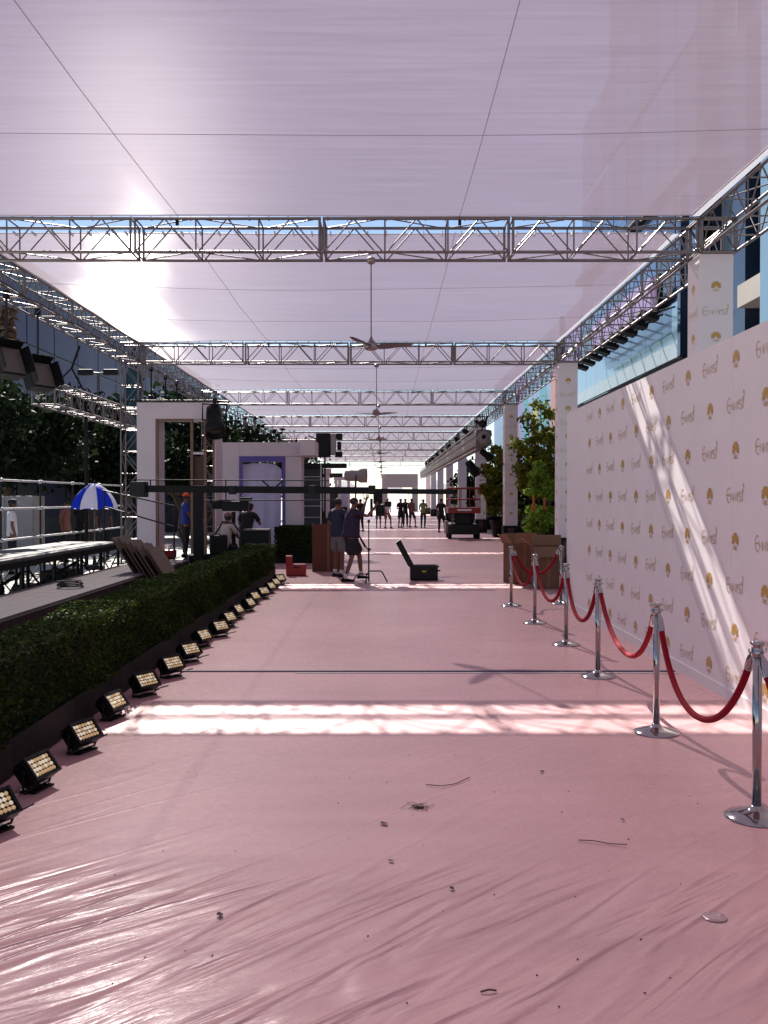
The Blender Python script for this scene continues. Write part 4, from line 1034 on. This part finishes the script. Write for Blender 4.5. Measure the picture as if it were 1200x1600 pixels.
MB().bevbox((-3.30, 22.72, 1.76), (.3, .10, .10), .02).build('viewfinder', M['black'], vr, vo); MB().bar((-3.6, 22.75, .7), (-3.6, 22.75, 1.46), .05, 10).build('column', M['black'], vr, vo)
for k in range(3):
    a = R(30 + 120 * k); MB().bar((-3.6, 22.75, .75), (-3.6 + .5 * math.cos(a), 22.75 + .5 * math.sin(a), .02), .03).build('leg', M['black'], vr, vo)
cr2 = thing('road_case', 'tall black road case with pale lid edge behind the hedge end', 'road case', (-2.95, 22.2, 0)); MB().bevbox((0, 0, .54), (.58, .5, .96), .02).build('shell', M['black'], cr2); MB().bevbox((0, 0, 1.05), (.60, .52, .04), .01).build('lid', M['grey'], cr2)
for s in (-1, 1): MB().box((s * .18, -.256, .7), (.08, .014, .09)).build('latch', M['grey'], cr2); MB().lathe([(.05, .0), (.05, .05)], n=10).build('caster', M['rubber'], cr2).location = (s * .2, -.15, 0.0)
kr = thing('camera_dolly', 'black wheeled camera dolly with push bar behind the hedge', 'dolly', (-4.0, 21.8, 0), R(12))
MB().bevbox((0, 0, .42), (.95, .55, .16), .02).build('platform', M['black'], kr); MB().bevbox((.2, 0, .72), (.4, .4, .44), .03).build('battery_box', M['black'], kr)
for sx in (-1, 1):
    for sy in (-1, 1): MB().lathe([(.05, -.05), (.17, -.05), (.17, .05), (.05, .05)], n=16).build('wheel', M['rubber'], kr).matrix_local = Matrix.Translation((sx * .38, sy * .32, .17)) @ Matrix.Rotation(R(90), 4, 'X')
MB().tube([(-.5, -.22, .45), (-.7, -.22, 1.1), (-.7, .22, 1.1), (-.5, .22, .45)], .02, 6).build('push_bar', M['darkgrey'], kr)
MB().tube([(.1, .1, .9), (.3, .0, 1.25), (.55, .05, 1.2), (.7, .0, 1.0)], .025, 6).build('hose', M['wire'], kr)
tb = thing('tool_bag', 'red tool bag lying on the riser inside the white portal', 'bag', (-5.62, 24.9, .20)); MB().bevbox((0, 0, .12), (.30, .4, .24), .05).build('bag', M['redplastic'], tb); MB().tube([(0, -.12, .23), (0, -.08, .34), (0, .08, .34), (0, .12, .23)], .012, 6).build('handle', M['black'], tb)

# shelf rack and stage lamps past the doorway wall
shr = thing('shelf_rack', 'black open rack with silver shelf bars beside the doorway wall', 'rack', (-2.25, 29.6, 0))
for x in (-.32, .32):
    for y in (-.3, .3): MB().bar((x, y, 0), (x, y, 2.85), .022).build('post', M['silver' if x > 0 and y < 0 else 'black'], shr)
for z in (.6, 1.2, 1.55, 2.1, 2.45): MB().bar((-.32, -.3, z), (.32, -.3, z), .014).build('shelf_bar', M['silver'], shr)
MB().box((0, .3, 1.45), (.62, .02, 2.6)).build('back_panel', M['navywall'], shr); MB().box((.35, 0, 2.80), (1.5, .5, .14)).build('top_beam', M['black'], shr)
def lampbox(label, loc, rz, pole):
    r = thing('stage_lamp', label, 'stage light', loc, rz)
    z = pole; MB().bevbox((0, 0, z), (.46, .46, .78), .03).build('housing', M['black'], r); MB().bevbox((.33, -.05, z + .02), (.16, .30, .70), .02).build('side_plate', M['greylight'], r)
    MB().bevbox((.52, 0, z + .28), (.20, .34, .20), .02).build('ballast', M['black'], r); MB().bevbox((.52, 0, z - .02), (.12, .34, .26), .02).build('ballast', M['black'], r); MB().bevbox((.50, 0, z - .3), (.24, .34, .18), .02).build('ballast', M['black'], r)
    MB().box((-.34, 0, z + .25), (.30, .40, .03), (0, R(25), 0)).build('barn_door', M['black'], r); MB().box((-.34, 0, z - .25), (.30, .40, .03), (0, R(-25), 0)).build('barn_door', M['black'], r)
    MB().bar((.05, 0, .4), (.05, 0, z - .38), .03, 8).build('pole', M['darkgrey'], r)
    for k in range(3): a = R(40 + 120 * k); MB().bar((.05, 0, .5), (.05 + .6 * math.cos(a), .6 * math.sin(a), .02), .02).build('leg', M['darkgrey'], r)
lampbox('large black stage lamp on a tall pole above the doorway wall end', (-1.96, 31.0, 0), 0, 3.52)
spot('stage_spotlight', 'grey barrel spotlight on a stand pointing across the carpet', (-.98, 33.5, 0), R(95), 1.35, 'greylight', pole=1.92)
# far white booths on the hedge side
for q, (y, x0, x1, h) in enumerate(((46, -4.8, -3.6, 3.0), (58, -4.6, -3.3, 3.3), (72, -4.6, -3.2, 3.4), (88, -4.5, -3.1, 3.5))):
    r = thing('white_booth', f'white open fronted booth on the hedge side, {ORD[q]} beyond the shelf rack', 'booth', ((x0 + x1) / 2, y, 0), 0, 'white booths along the hedge side'); w = (x1 - x0) / 2
    for s in (-1, 1): MB().box((s * (w - .12), 0, h / 2), (.24, .6, h)).build('leg', M['whitewall'], r)
    MB().box((0, 0, h + .15), (2 * w + .2, .7, .30)).build('header', M['whitewall'] if q % 2 else M['darkgrey'], r); MB().box((0, .6, h * .4), (2 * w - .5, .03, h * .75)).build('back_panel', M['navywall'] if q % 2 == 0 else M['curtain'], r)
    MB().box((0, -.1, .5), (2 * w - .5, .5, 1.0)).build('counter', M['black'], r)

# far people
FP = [(-1.25, 52, 'c_black', 'c_black', 'person in black at the left of the far group, under the crane arm', None), (-.30, 57, 'c_blue', 'c_grey', 'person in bright blue shirt and pale shorts walking far down the carpet', None), (.22, 57, 'c_white', 'c_rust', 'person in white shirt and white sun hat far down the carpet', 'c_white'),
      (1.05, 58, 'c_black', 'c_short', 'person in black and dark shorts heading the far dark trio', None), (1.38, 59.5, 'c_black', 'c_black', 'person in dark clothes in the middle of the far trio', None), (1.75, 59, 'c_rust', 'c_short', 'person in rust shirt at the end of the far trio', None), (2.42, 57.5, 'c_lime', 'c_black', 'person in lime shirt and dark trousers far down the carpet', None),
      (5.9, 44, 'c_black', 'c_short', 'person in dark clothes standing between the white columns by the trees', None), (3.05, 50, 'c_black', 'c_black', 'person in black standing on the far side of the red lift', None)]
for q, (x, y, s, l_, lb_, ht) in enumerate(FP):
    person(lb_, (x, y, 0), R(180 + random.uniform(-40, 40)), dict(knL=(-.11, .02 + .10 * (q % 3), .50), anL=(-.11, -.02 + .16 * (q % 3) - .05, .09), wrR=(.20, .22, 1.0 + .1 * (q % 2))), s, l_, short=(l_ != 'c_black'), hat=ht, fingers=False, scale=random.uniform(.96, 1.04))
for q, (x, y, s, lb_, ht) in enumerate(((-8.75, 22.3, 'c_white', 'person in white shirt and dark hat standing behind the pipe railing', 'c_black'), (-8.9, 26.5, 'c_rust', 'person in rust red shirt in the shade behind the pipe railing', None), (-8.4, 28.5, 'c_dkblue', 'person in dusty blue shirt behind the umbrella pole', None), (-9.6, 30, 'c_black', 'person in black standing farther off behind the umbrella', None))):
    person(lb_, (x, y, 0), R(-60 - 40 * q), {}, s, 'c_black', short=False, hat=ht, fingers=False)

# hanging truss and floodlights on the hedge side
make_truss(8.4, True, 'short truss hung low on black straps beside the lattice tower', (-7.75, 21.6, 3.93), R(90), 'hanging_truss', 'hung trusses', 3)
hs_ = thing('lifting_strap', 'black bridle strap holding the low hung truss', 'strap', (-7.75, 23.3, 4.43)); MB().bar((.3, 0, 1.1), (.1, 0, .55), .03).build('upper_strap', M['black'], hs_); MB().bar((.1, 0, .55), (-.22, -.5, 0), .022).build('strap_leg', M['black'], hs_); MB().bar((.1, 0, .55), (.24, .6, 0), .022).build('strap_leg', M['black'], hs_)
def flood(loc, rz, label, drop):
    r = thing('flood_panel', label, 'floodlight', loc, rz, 'square floodlights hung on the hedge side')
    Mt = Matrix.Rotation(R(-22), 4, 'X')
    def tr(mb): mb.v = [tuple(Mt @ Vector(v)) for v in mb.v]; return mb
    tr(MB().bevbox((0, .12, 0), (.58, .26, .56), .03)).build('housing', M['black'], r); tr(MB().box((0, -.02, 0), (.52, .02, .50))).build('face', M['lampface'], r)
    tr(MB().box((.31, -.10, 0), (.02, .22, .52), (0, 0, R(20)))).build('barn_door', M['black'], r); tr(MB().box((-.31, -.10, 0), (.02, .22, .52), (0, 0, R(-20)))).build('barn_door', M['black'], r); tr(MB().box((0, -.10, .30), (.56, .22, .02), (R(-20), 0, 0))).build('barn_door', M['black'], r)
    MB().tube([(-.32, .1, 0), (-.33, .1, .36), (.33, .1, .36), (.32, .1, 0)], .016, 6).build('yoke', M['black'], r)
    MB().bar((0, .1, .36), (0, .1, drop), .022, 8).build('drop_pipe', M['darkgrey'], r); MB().bevbox((0, .1, drop), (.09, .09, .16), .01).build('clamp', M['black'], r)
flood(Vector((-6.95, 17.7, 4.35)), R(62), 'square black floodlight on a drop pipe, cut by the picture edge', 1.25)
flood(Vector((-6.95, 19.3, 4.30)), R(62), 'square black floodlight on a drop pipe nearer the lattice tower', 1.3)
for q, (x, y) in enumerate(((-8.1, 19.6), (-7.9, 25.2))):
    r = thing('black_pole', f'black upright pole beside the {("pipe railing", "low hung truss")[q]}', 'pole', (x, y, 0)); MB().bar((0, 0, 0), (0, 0, 5.4 - 1.2 * q), .05, 8).build('pole', M['black'], r); MB().box((0, 0, .02), (.5, .5, .04)).build('base_plate', M['black'], r)

# ------------------------------------------------------------------ trees and plants
def tree(name, label, loc, h, rad, nclump, leafm, size, trunk_r=.12, ct=None, per=70, group=None, pot=None, cat='tree', flat=1.0):
    r = thing(name, label, cat, loc, 0, group); z0 = h * (ct or .38)
    mb = MB(); top = Vector((random.uniform(-.2, .2) * rad, random.uniform(-.2, .2) * rad, h * .8))
    mb.tube([(0, 0, pot or 0), (random.uniform(-.1, .1), 0, z0 * .6), (top.x * .5, top.y * .5, z0), top], [trunk_r, trunk_r * .8, trunk_r * .6, trunk_r * .25], 8)
    cl = []
    for k in range(nclump):
        while True:
            q = Vector((random.uniform(-1, 1), random.uniform(-1, 1), random.uniform(-1, 1)))
            if q.length < 1 and q.length > .25: break
        cl.append(Vector((q.x * rad, q.y * rad, z0 + (h - z0) * (.5 + .5 * q.z * flat))))
    for q in cl[:max(3, nclump // 5)]: mb.tube([(top.x * .4, top.y * .4, z0 * .95), ((top.x * .4 + q.x) / 2, (top.y * .4 + q.y) / 2, (z0 + q.z) / 2 + .1), q], [trunk_r * .4, trunk_r * .22, trunk_r * .08], 5)
    mb.build('trunk', M['bark'], r)
    lv = MB(); pts = []
    for q in cl:
        cr_ = rad * random.uniform(.20, .36)
        for k in range(per): pts.append(q + Vector((random.gauss(0, .5), random.gauss(0, .5), random.gauss(0, .38))) * cr_)
    leaf_cloud(lv, pts, size, .5); lv.build('crown', M[leafm], r)
    if pot:
        MB().lathe([(pot * .55, 0), (pot * .72, pot * .92), (pot * .78, pot), (pot * .70, pot), (pot * .68, pot * .9)], n=20).build('pot', M['black'], r)
    return r
tg = 'dark street trees on the sunny side'
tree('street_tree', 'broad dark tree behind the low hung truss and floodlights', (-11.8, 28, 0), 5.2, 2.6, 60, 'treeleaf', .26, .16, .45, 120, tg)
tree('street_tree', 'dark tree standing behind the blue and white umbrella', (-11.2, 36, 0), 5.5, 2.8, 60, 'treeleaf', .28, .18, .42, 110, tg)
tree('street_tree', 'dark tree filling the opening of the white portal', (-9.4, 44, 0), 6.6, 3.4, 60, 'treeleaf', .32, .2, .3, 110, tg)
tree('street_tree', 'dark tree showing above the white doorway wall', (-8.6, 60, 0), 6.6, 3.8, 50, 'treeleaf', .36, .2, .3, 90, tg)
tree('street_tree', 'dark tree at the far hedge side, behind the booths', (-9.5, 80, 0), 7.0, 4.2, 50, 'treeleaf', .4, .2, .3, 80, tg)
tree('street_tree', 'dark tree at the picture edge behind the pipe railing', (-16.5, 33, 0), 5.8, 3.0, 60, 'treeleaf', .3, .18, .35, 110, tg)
pg = 'potted trees behind the white columns'
tree('potted_tree', 'large olive tree rising behind the second white column', (6.1, 35.2, 0), 5.3, 1.15, 46, 'treeleaf3', .17, .10, .30, 120, pg, .75)
tree('potted_tree', 'bright green young tree in a pot between second and third columns', (5.52, 32.8, 0), 3.1, .55, 26, 'treeleaf2', .14, .05, .28, 110, pg, .6)
tree('potted_tree', 'dark full tree behind the bright green one', (7.2, 38.0, 0), 4.9, 1.8, 46, 'treeleaf', .19, .10, .15, 120, pg, .7)
tree('potted_tree', 'olive tree in a pot just past the third white column', (5.5, 44.0, 0), 4.9, .95, 40, 'treeleaf3', .18, .09, .2, 120, pg, .75)
tree('potted_tree', 'green tree between the fourth and fifth columns by the lift', (6.4, 55, 0), 4.6, 1.3, 34, 'treeleaf', .24, .09, .2, 90, pg, .75)
tree('potted_tree', 'green tree beyond the fifth white column', (6.4, 68, 0), 4.6, 1.4, 34, 'treeleaf', .28, .09, .2, 80, pg, .75)
tree('potted_shrub', 'low bright shrub with pale leaves at the foot of the green young tree', (5.08, 31.0, 0), 1.4, .5, 22, 'treeleaf2', .12, .03, .45, 100, None, .5, 'shrub')
tree('potted_shrub', 'small green shrub in a black pot close to the second column base', (5.55, 28.6, 0), 1.3, .42, 14, 'treeleaf', .11, .03, .4, 90, None, .5, 'shrub')
tree('potted_shrub', 'olive shrub beside the third column base', (5.7, 40.6, 0), 1.9, .55, 18, 'treeleaf3', .15, .03, .35, 90, None, .55, 'shrub')
for q, (x, y, z, lb_) in enumerate(((4.90, 30.9, 1.3, 'orange flower spikes rising from the pale shrub, nearer the third column'), (5.27, 30.95, 1.3, 'orange flower spikes rising from the pale shrub, nearer the second column'), (5.62, 40.2, 1.1, 'orange flower spikes in the olive shrub beside the third column'))):
    r = thing('flower_spikes', lb_, 'flowers', (x, y, z)); mb = MB()
    MB().bar((0, 0, -.3), (0, 0, .1), .012).build('stem', M['treeleaf'], r)
    for k in range(60): t = random.random(); a = random.uniform(0, 6.28); rad_ = .10 * (1 - t) + .02; mb.ball((rad_ * math.cos(a) * random.random(), rad_ * math.sin(a) * random.random(), .02 + .55 * t), .03, 5, 3)
    mb.build('blooms', M['orange'], r, kind='stuff')
hedge(8.2, 9.0, 27.5, 46, .2, 3.6, 330, .14, 'tall dark screening hedge behind the potted trees on the column side')
hedge(7.2, 8.0, 48, 100, .2, 2.6, 90, .22, 'far dark screening hedge behind the far white columns')
# palm trunk stub and street lamp at the far edge
pm = thing('palm_tree', 'brown shaggy palm rising behind the floodlights at the picture edge', 'palm tree', (-14.0, 35.2, 0)); MB().tube([(0, 0, 0), (.1, 0, 4), (.05, 0, 8.0)], [.22, .19, .17], 8).build('trunk', M['bark'], pm)
mb = MB(); leaf_cloud(mb, [Vector((random.gauss(0, .16), random.gauss(0, .16), random.uniform(7.0, 8.8))) for k in range(500)], .4, -.5); mb.build('dead_fronds', M['timber'], pm)
lp = thing('street_lamp', 'twin headed grey street lamp against the blue facade', 'street lamp', (-16.2, 54, 0)); MB().bar((0, 0, 0), (0, 0, 8.9), .09, 8).build('pole', M['grey'], lp)
for s in (-1, 1): MB().bevbox((s * .72, 0, 8.95), (.85, .4, .34), .05).build('lamp_head', M['darkgrey'], lp); MB().bar((0, 0, 8.9), (s * .4, 0, 8.95), .05).build('arm', M['grey'], lp)
tn = thing('teal_banner', 'dark teal fabric column standing behind the lattice tower', 'banner', (-9.2, 35, 0)); MB().bar((0, 0, 0), (0, 0, 7.8), .06, 8).build('pole', M['black'], tn); MB().tube([(0, 0, 3.0), (0, 0, 4.5), (0, 0, 6.3), (0, 0, 6.9)], [.35, .42, .30, .1], 12).build('fabric', M['teal'], tn)

# ------------------------------------------------------------------ buildings
# column side: glass building with pale fascia, screen and light arms
bl = thing('glass_building', 'blue glass building with pale fritted fascia above the press wall', 'building', (9.0, 30, 0)); bo_ = (9.0, 30, 0)
def bpart(nm, a, b_, m): return MB().bb(a, b_).build(nm, M[m], bl, bo_)
bpart('core_wall', (10.9, 12, 0), (22, 46, 30), 'glassdark'); bpart('soffit', (9.1, 28.9, 5.92), (10.88, 46, 6.10), 'soffit')
k = 0; y = 28.9
while y < 45.9:
    y1 = min(y + 1.9, 46); bpart('fascia_panel', (9.0, y + .012, 6.12), (9.12, y1 - .012, 6.62), 'glassfrost'); bpart('fascia_panel', (9.03, y + .012, 6.64), (9.15, y1 - .012, 7.86), 'glasspale'); y = y1
bpart('spandrel', (9.2, 28.9, 7.90), (10.88, 46, 8.05), 'soffit')
bpart('mullion', (8.94, 28.6, 6.1), (9.2, 28.88, 11), 'glassdark')
for z0, z1 in ((8.07, 8.35), (12.0, 12.3)): bpart('band', (9.3, 29, z0), (10.88, 46, z1), 'navywall')
for q in range(8):
    ya = 29.2 + q * 2.1
    for z0 in (8.4, 12.4, 16.2): bpart('window', (9.6, ya, z0), (9.7, ya + 1.98, z0 + 3.5), 'glassblue' if (q + int(z0)) % 3 else 'glassdark')
bpart('led_screen', (8.7, 31.0, 7.98), (8.92, 39.5, 9.0), 'screen'); bpart('screen_frame', (8.925, 30.9, 7.9), (9.1, 39.6, 9.1), 'black')
# nearer wing: vertical glass fins and cream balcony
for q in range(9):
    ya = 12.2 + q * 1.84
    for z0, z1 in ((.3, 3.4), (3.5, 6.3), (7.45, 11.8), (11.95, 16), (16.1, 20)): bpart('window', (10.2, ya, z0), (10.3, ya + 1.76, z1), ('glassblue', 'glassdark', 'glassblue', 'glasspale')[(q * 3 + int(z0)) % 4])
    bpart('mullion', (9.95, ya + 1.765, 0), (10.25, ya + 1.835, 20), 'navywall')
bpart('balcony', (9.0, 22.55, 6.62), (10.1, 24.15, 7.18), 'cladding'); bpart('balcony', (9.0, 14, 6.62), (10.1, 19.4, 7.18), 'cladding')
bpart('slab_edge', (9.9, 12, 6.32), (10.19, 28.5, 6.40), 'soffit')
bpart('pale_pier', (8.9, 19.5, 0), (9.3, 22.45, 14), 'glasspale'); bpart('dark_pier', (9.25, 24.3, 0), (9.9, 25.2, 14), 'glassdark')
lt = thing('light_arms', 'row of black lighting arms mounted along the pale glass fascia', 'light rig', (8.3, 34, 7.4)); lo2 = (8.3, 34, 7.4)
MB().bar((8.2, 29.0, 7.50), (8.2, 40, 7.30), .05).build('beam', M['black'], lt, lo2); MB().bar((8.45, 29.0, 7.72), (8.45, 40, 7.52), .04).build('beam', M['black'], lt, lo2)
for q in range(9): y = 29.3 + q * 1.25; MB().box((8.15, y, 7.40 - .02 * q), (.62, .55, .14), (0, R(18), 0)).build('lamp', M['black'], lt, lo2); MB().bar((8.3, y, 7.5), (9.0, y, 7.7), .03).build('bracket', M['black'], lt, lo2)
# mural wall farther down
mw = thing('mural_wall', 'painted hoarding with coloured ovals on pale blue behind the far columns', 'mural', (9.6, 60, 0)); mo = (9.6, 60, 0)
M['murblue'] = mat('mural_blue', (.20, .36, .55), .6, 0, .12, .5); M['murteal'] = mat('mural_teal', (.05, .34, .42), .6, 0, .1, 1); M['murorange'] = mat('mural_orange', (.50, .24, .20), .6, 0, .1, 1); M['murpurple'] = mat('mural_lilac', (.24, .20, .46), .6, 0, .1, 1); M['muryel'] = mat('mural_yellow', (.45, .42, .12), .6)
for q in range(8): MB().bb((9.6, 46.2 + q * 4.5, 0), (9.75, 46.2 + q * 4.5 + 4.47, 11.5)).build('panel', M['murblue'] if q % 4 else M['murpurple'], mw, mo)
for q, (y, z, ry, rz_, m_) in enumerate(((49, 7.4, 1.2, 2.0, 'murpurple'), (52, 7.2, .6, 1.8, 'murteal'), (53.6, 7.0, .8, 2.2, 'murorange'), (57, 6.8, 1.4, 2.2, 'murteal'), (60, 6.0, 1.3, 1.8, 'muryel'), (64, 6.6, 1.4, 2.4, 'murteal'), (69, 6.0, 1.7, 2.2, 'muryel'), (74, 6.4, 1.6, 2.4, 'murpurple'))):
    MB().poly([(9.594 - .001 * q, y + ry * math.cos(t * math.pi / 12), z + rz_ * math.sin(t * math.pi / 12)) for t in range(24)]).build('painted_oval', M[m_], mw, mo)
MB().bb((9.45, 50.6, 0), (9.59, 50.95, 11.5)).build('post', M['black'], mw, mo)
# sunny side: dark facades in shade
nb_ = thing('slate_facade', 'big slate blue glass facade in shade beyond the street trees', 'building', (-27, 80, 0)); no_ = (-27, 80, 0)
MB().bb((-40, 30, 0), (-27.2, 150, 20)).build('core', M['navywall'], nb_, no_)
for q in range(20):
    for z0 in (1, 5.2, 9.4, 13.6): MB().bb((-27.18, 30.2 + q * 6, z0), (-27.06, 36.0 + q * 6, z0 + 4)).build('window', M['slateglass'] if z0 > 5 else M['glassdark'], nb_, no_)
for q, (x, y, w, h, lb_) in enumerate(((-13.5, 40, 6, 3.6, 'dark low kiosk block behind the pipe railing'), (-12.0, 52, 7, 3.8, 'dark low kiosk block behind the umbrella trees'))):
    r = thing('kiosk', lb_, 'kiosk', (x, y, 0)); MB().bb((-w / 2, -1.5, 0), (w / 2, 1.5, h)).build('wall', M['navywall'], r); MB().bb((-w / 2 - .2, -1.7, h), (w / 2 + .2, 1.7, h + .2)).build('roof', M['black'], r)
    for k in range(3): MB().bb((-w / 2 + .4 + k * w / 3, -1.56, 1.0), (-w / 2 + .4 + k * w / 3 + 1.2, -1.505, 2.4)).build('window', M['slateglass'], r)
pb = thing('white_cabinet', 'pale boxy cabinet standing behind the pipe railing at the picture edge', 'cabinet', (-10.0, 25.5, 0)); MB().bevbox((0, 0, .95), (1.5, .8, 1.8), .02).build('body', M['greylight'], pb)
for s in (-1, 1): MB().bevbox((s * .37, -.41, .95), (.68, .02, 1.6), .005).build('door', M['greylight'], pb)
# far end
ar = thing('entrance_arch', 'grey squared arch at the far end of the covered carpet', 'arch', (2.1, 132, 0)); MB().bb((-2.3, -.6, 0), (-1.5, .6, 3.3)).build('leg', M['greylight'], ar); MB().bb((1.9, -.6, 0), (2.7, .6, 3.3)).build('leg', M['greylight'], ar); MB().bb((-2.3, -.6, 3.32), (2.7, .6, 5.2)).build('header', M['greylight'], ar)
for q, (x, y) in enumerate(((-6, 150), (1.5, 165), (9, 155))):  # tents added to whiten the far end and hide the yellowish sky
    r = thing('sky_cover_tent', f'white tent added to cover the yellowish sky beyond the far end, {("hedge side", "in line with the carpet", "column side")[q]}', 'tent', (x, y, 0)); mb = MB()
    mb.add([(-3, -3, 2.6), (3, -3, 2.6), (3, 3, 2.6), (-3, 3, 2.6), (0, 0, 5.0)], [(0, 1, 4), (1, 2, 4), (2, 3, 4), (3, 0, 4)]).build('roof', M['uwhite'], r)
    for a, b_ in ((-2.9, -2.9), (2.9, -2.9), (2.9, 2.9), (-2.9, 2.9)): MB().bar((a, b_, 0), (a, b_, 2.6), .05).build('pole', M['silver'], r)

# ------------------------------------------------------------------ debris on the film
def leaf_bit(x, y, s, rz, label):
    r = MB(); n = 6; vs_ = []
    for i in range(n + 1):
        t = i / n; w = s * .32 * math.sin(math.pi * t) ** .8
        vs_ += [((t - .5) * s, w, .004 + .25 * s * abs(t - .5) + .1 * w), ((t - .5) * s, -w, .004 + .3 * s * (t - .5) ** 2)]
    r.add(vs_, [(2 * i, 2 * i + 1, 2 * i + 3, 2 * i + 2) for i in range(n)], True); o = r.build('dry_leaf', M['deadleaf']); p_ = G(x, y); o.location = (p_.x, p_.y, .004); o.rotation_euler = (0, 0, rz); tag(o, label, 'leaf', 'dry leaves scattered on the film')
for (x, y, s, lb_) in ((600, 1291, .055, 'curled dry leaf on the pink film below the twig tangle'), (611, 1350, .035, 'small dark leaf below the curled leaf'), (848, 1209, .04, 'small dark leaf in the open middle of the carpet'), (342, 1436, .045, 'dark leaf scrap among the glossy wrinkles'), (707, 1394, .035, 'thin leaf scrap on the near folds'), (975, 1285, .03, 'dark seed like leaf near the closest stanchion')):
    leaf_bit(x, y, s, random.uniform(0, 3), lb_)
me_c = None
for q in range(46):
    x, y = random.uniform(150, 1120), 1180 + 400 * random.random() ** 1.3
    p_ = G(x, y)
    if p_.x < -1.75 or p_.x > 1.85: continue
    if me_c is None: o = MB().ball((0, 0, .003), (.006, .009, .004), 6, 4).build('crumb', M['deadleaf']); me_c = o.data
    else: o = bpy.data.objects.new('crumb', me_c); C.objects.link(o)
    s = random.uniform(.25, .6); o.location = (p_.x, p_.y, .001); o.rotation_euler = (0, 0, random.uniform(0, 3)); o.scale = (s, s * random.uniform(.6, 1.6), s)
    tag(o, 'tiny dark crumb of dry litter on the pink film', 'crumb', 'crumbs of litter on the film')
for q, (y, ln) in enumerate(((27.6, .85), (29.4, .8), (31.0, .75))):
    r = thing('drop_pipe', f'short black drop pipe under the hedge side truss, {ORD[q]} past the lattice tower', 'pipe', (LX + .25, y, TZ0)); MB().bar((0, 0, -ln), (0, 0, .05), .022, 8).build('pipe', M['black'], r); MB().bevbox((0, 0, 0), (.10, .10, .16), .01).build('clamp', M['black'], r); MB().bevbox((0, 0, -ln), (.14, .2, .16), .02).build('lamp_head', M['black'], r)
for q, (X, z, y0_, y1_, lb_) in enumerate(((RX - .30, TZ0 + .06, 15.2, 60, 'black power cable tied along the column side truss'), (LX + .30, TZ0 + .05, 14.9, 60, 'black power cable tied along the hedge side truss'))):
    n_ = int((y1_ - y0_) * 2.5); tag(MB().tube([(X + .012 * math.sin(t * 1.7), y0_ + (y1_ - y0_) * t / n_, z - .045 * abs(math.sin(t * .62)) + .01 * math.sin(t * 2.3)) for t in range(n_ + 1)], .013, 5).build('power_cable', M['wire']), lb_, 'cable')
def twig(pts, r_, label, nm='twig'):
    p3 = [G(*p) + Vector((0, 0, .006 + .006 * (i % 2))) for i, p in enumerate(pts)]; o = MB().tube(p3, r_, 5).build(nm, M['twig']); tag(o, label, 'twig')
twig([(666, 1229), (690, 1233), (712, 1228), (735, 1219)], .0028, 'long bent twig on the carpet above the twig tangle')
twig([(905, 1317), (930, 1320), (955, 1323), (982, 1326)], .0026, 'straight thin stick lying near the closest stanchion')
twig([(752, 1558), (765, 1557), (777, 1556)], .0035, 'short dark stick with a knob on the near folds')
tw = thing('twig_tangle', 'tangle of dark twigs lying in the middle of the pink carpet', 'twigs', G(656, 1265))
for k in range(20):
    a = random.uniform(0, 6.28); l_ = random.uniform(.03, .10); x_, y_ = random.uniform(-.05, .05), random.uniform(-.04, .04); MB().tube([(x_, y_, .004), (x_ + l_ * .5 * math.cos(a), y_ + l_ * .5 * math.sin(a), .010 + random.uniform(0, .008)), (x_ + l_ * math.cos(a + .5), y_ + l_ * math.sin(a + .5), .003)], .0013, 4).build('twig', M['twig'], tw)
MB().ball((.004, 0, .005), (.024, .013, .007), 8, 5).build('clump', M['deadleaf'], tw)
p_ = G(1120, 1438)
o = MB().lathe([(.052, .001), (.050, .003), (.001, .003)], n=24).build('clear_sticker', mat('clear_film_disc', (.42, .24, .26), .12, 0, .1, 40, .3, 60, coat=.8)); o.location = (p_.x, p_.y, .002); tag(o, 'round clear sticker bubbled on the carpet below the closest stanchion', 'sticker')
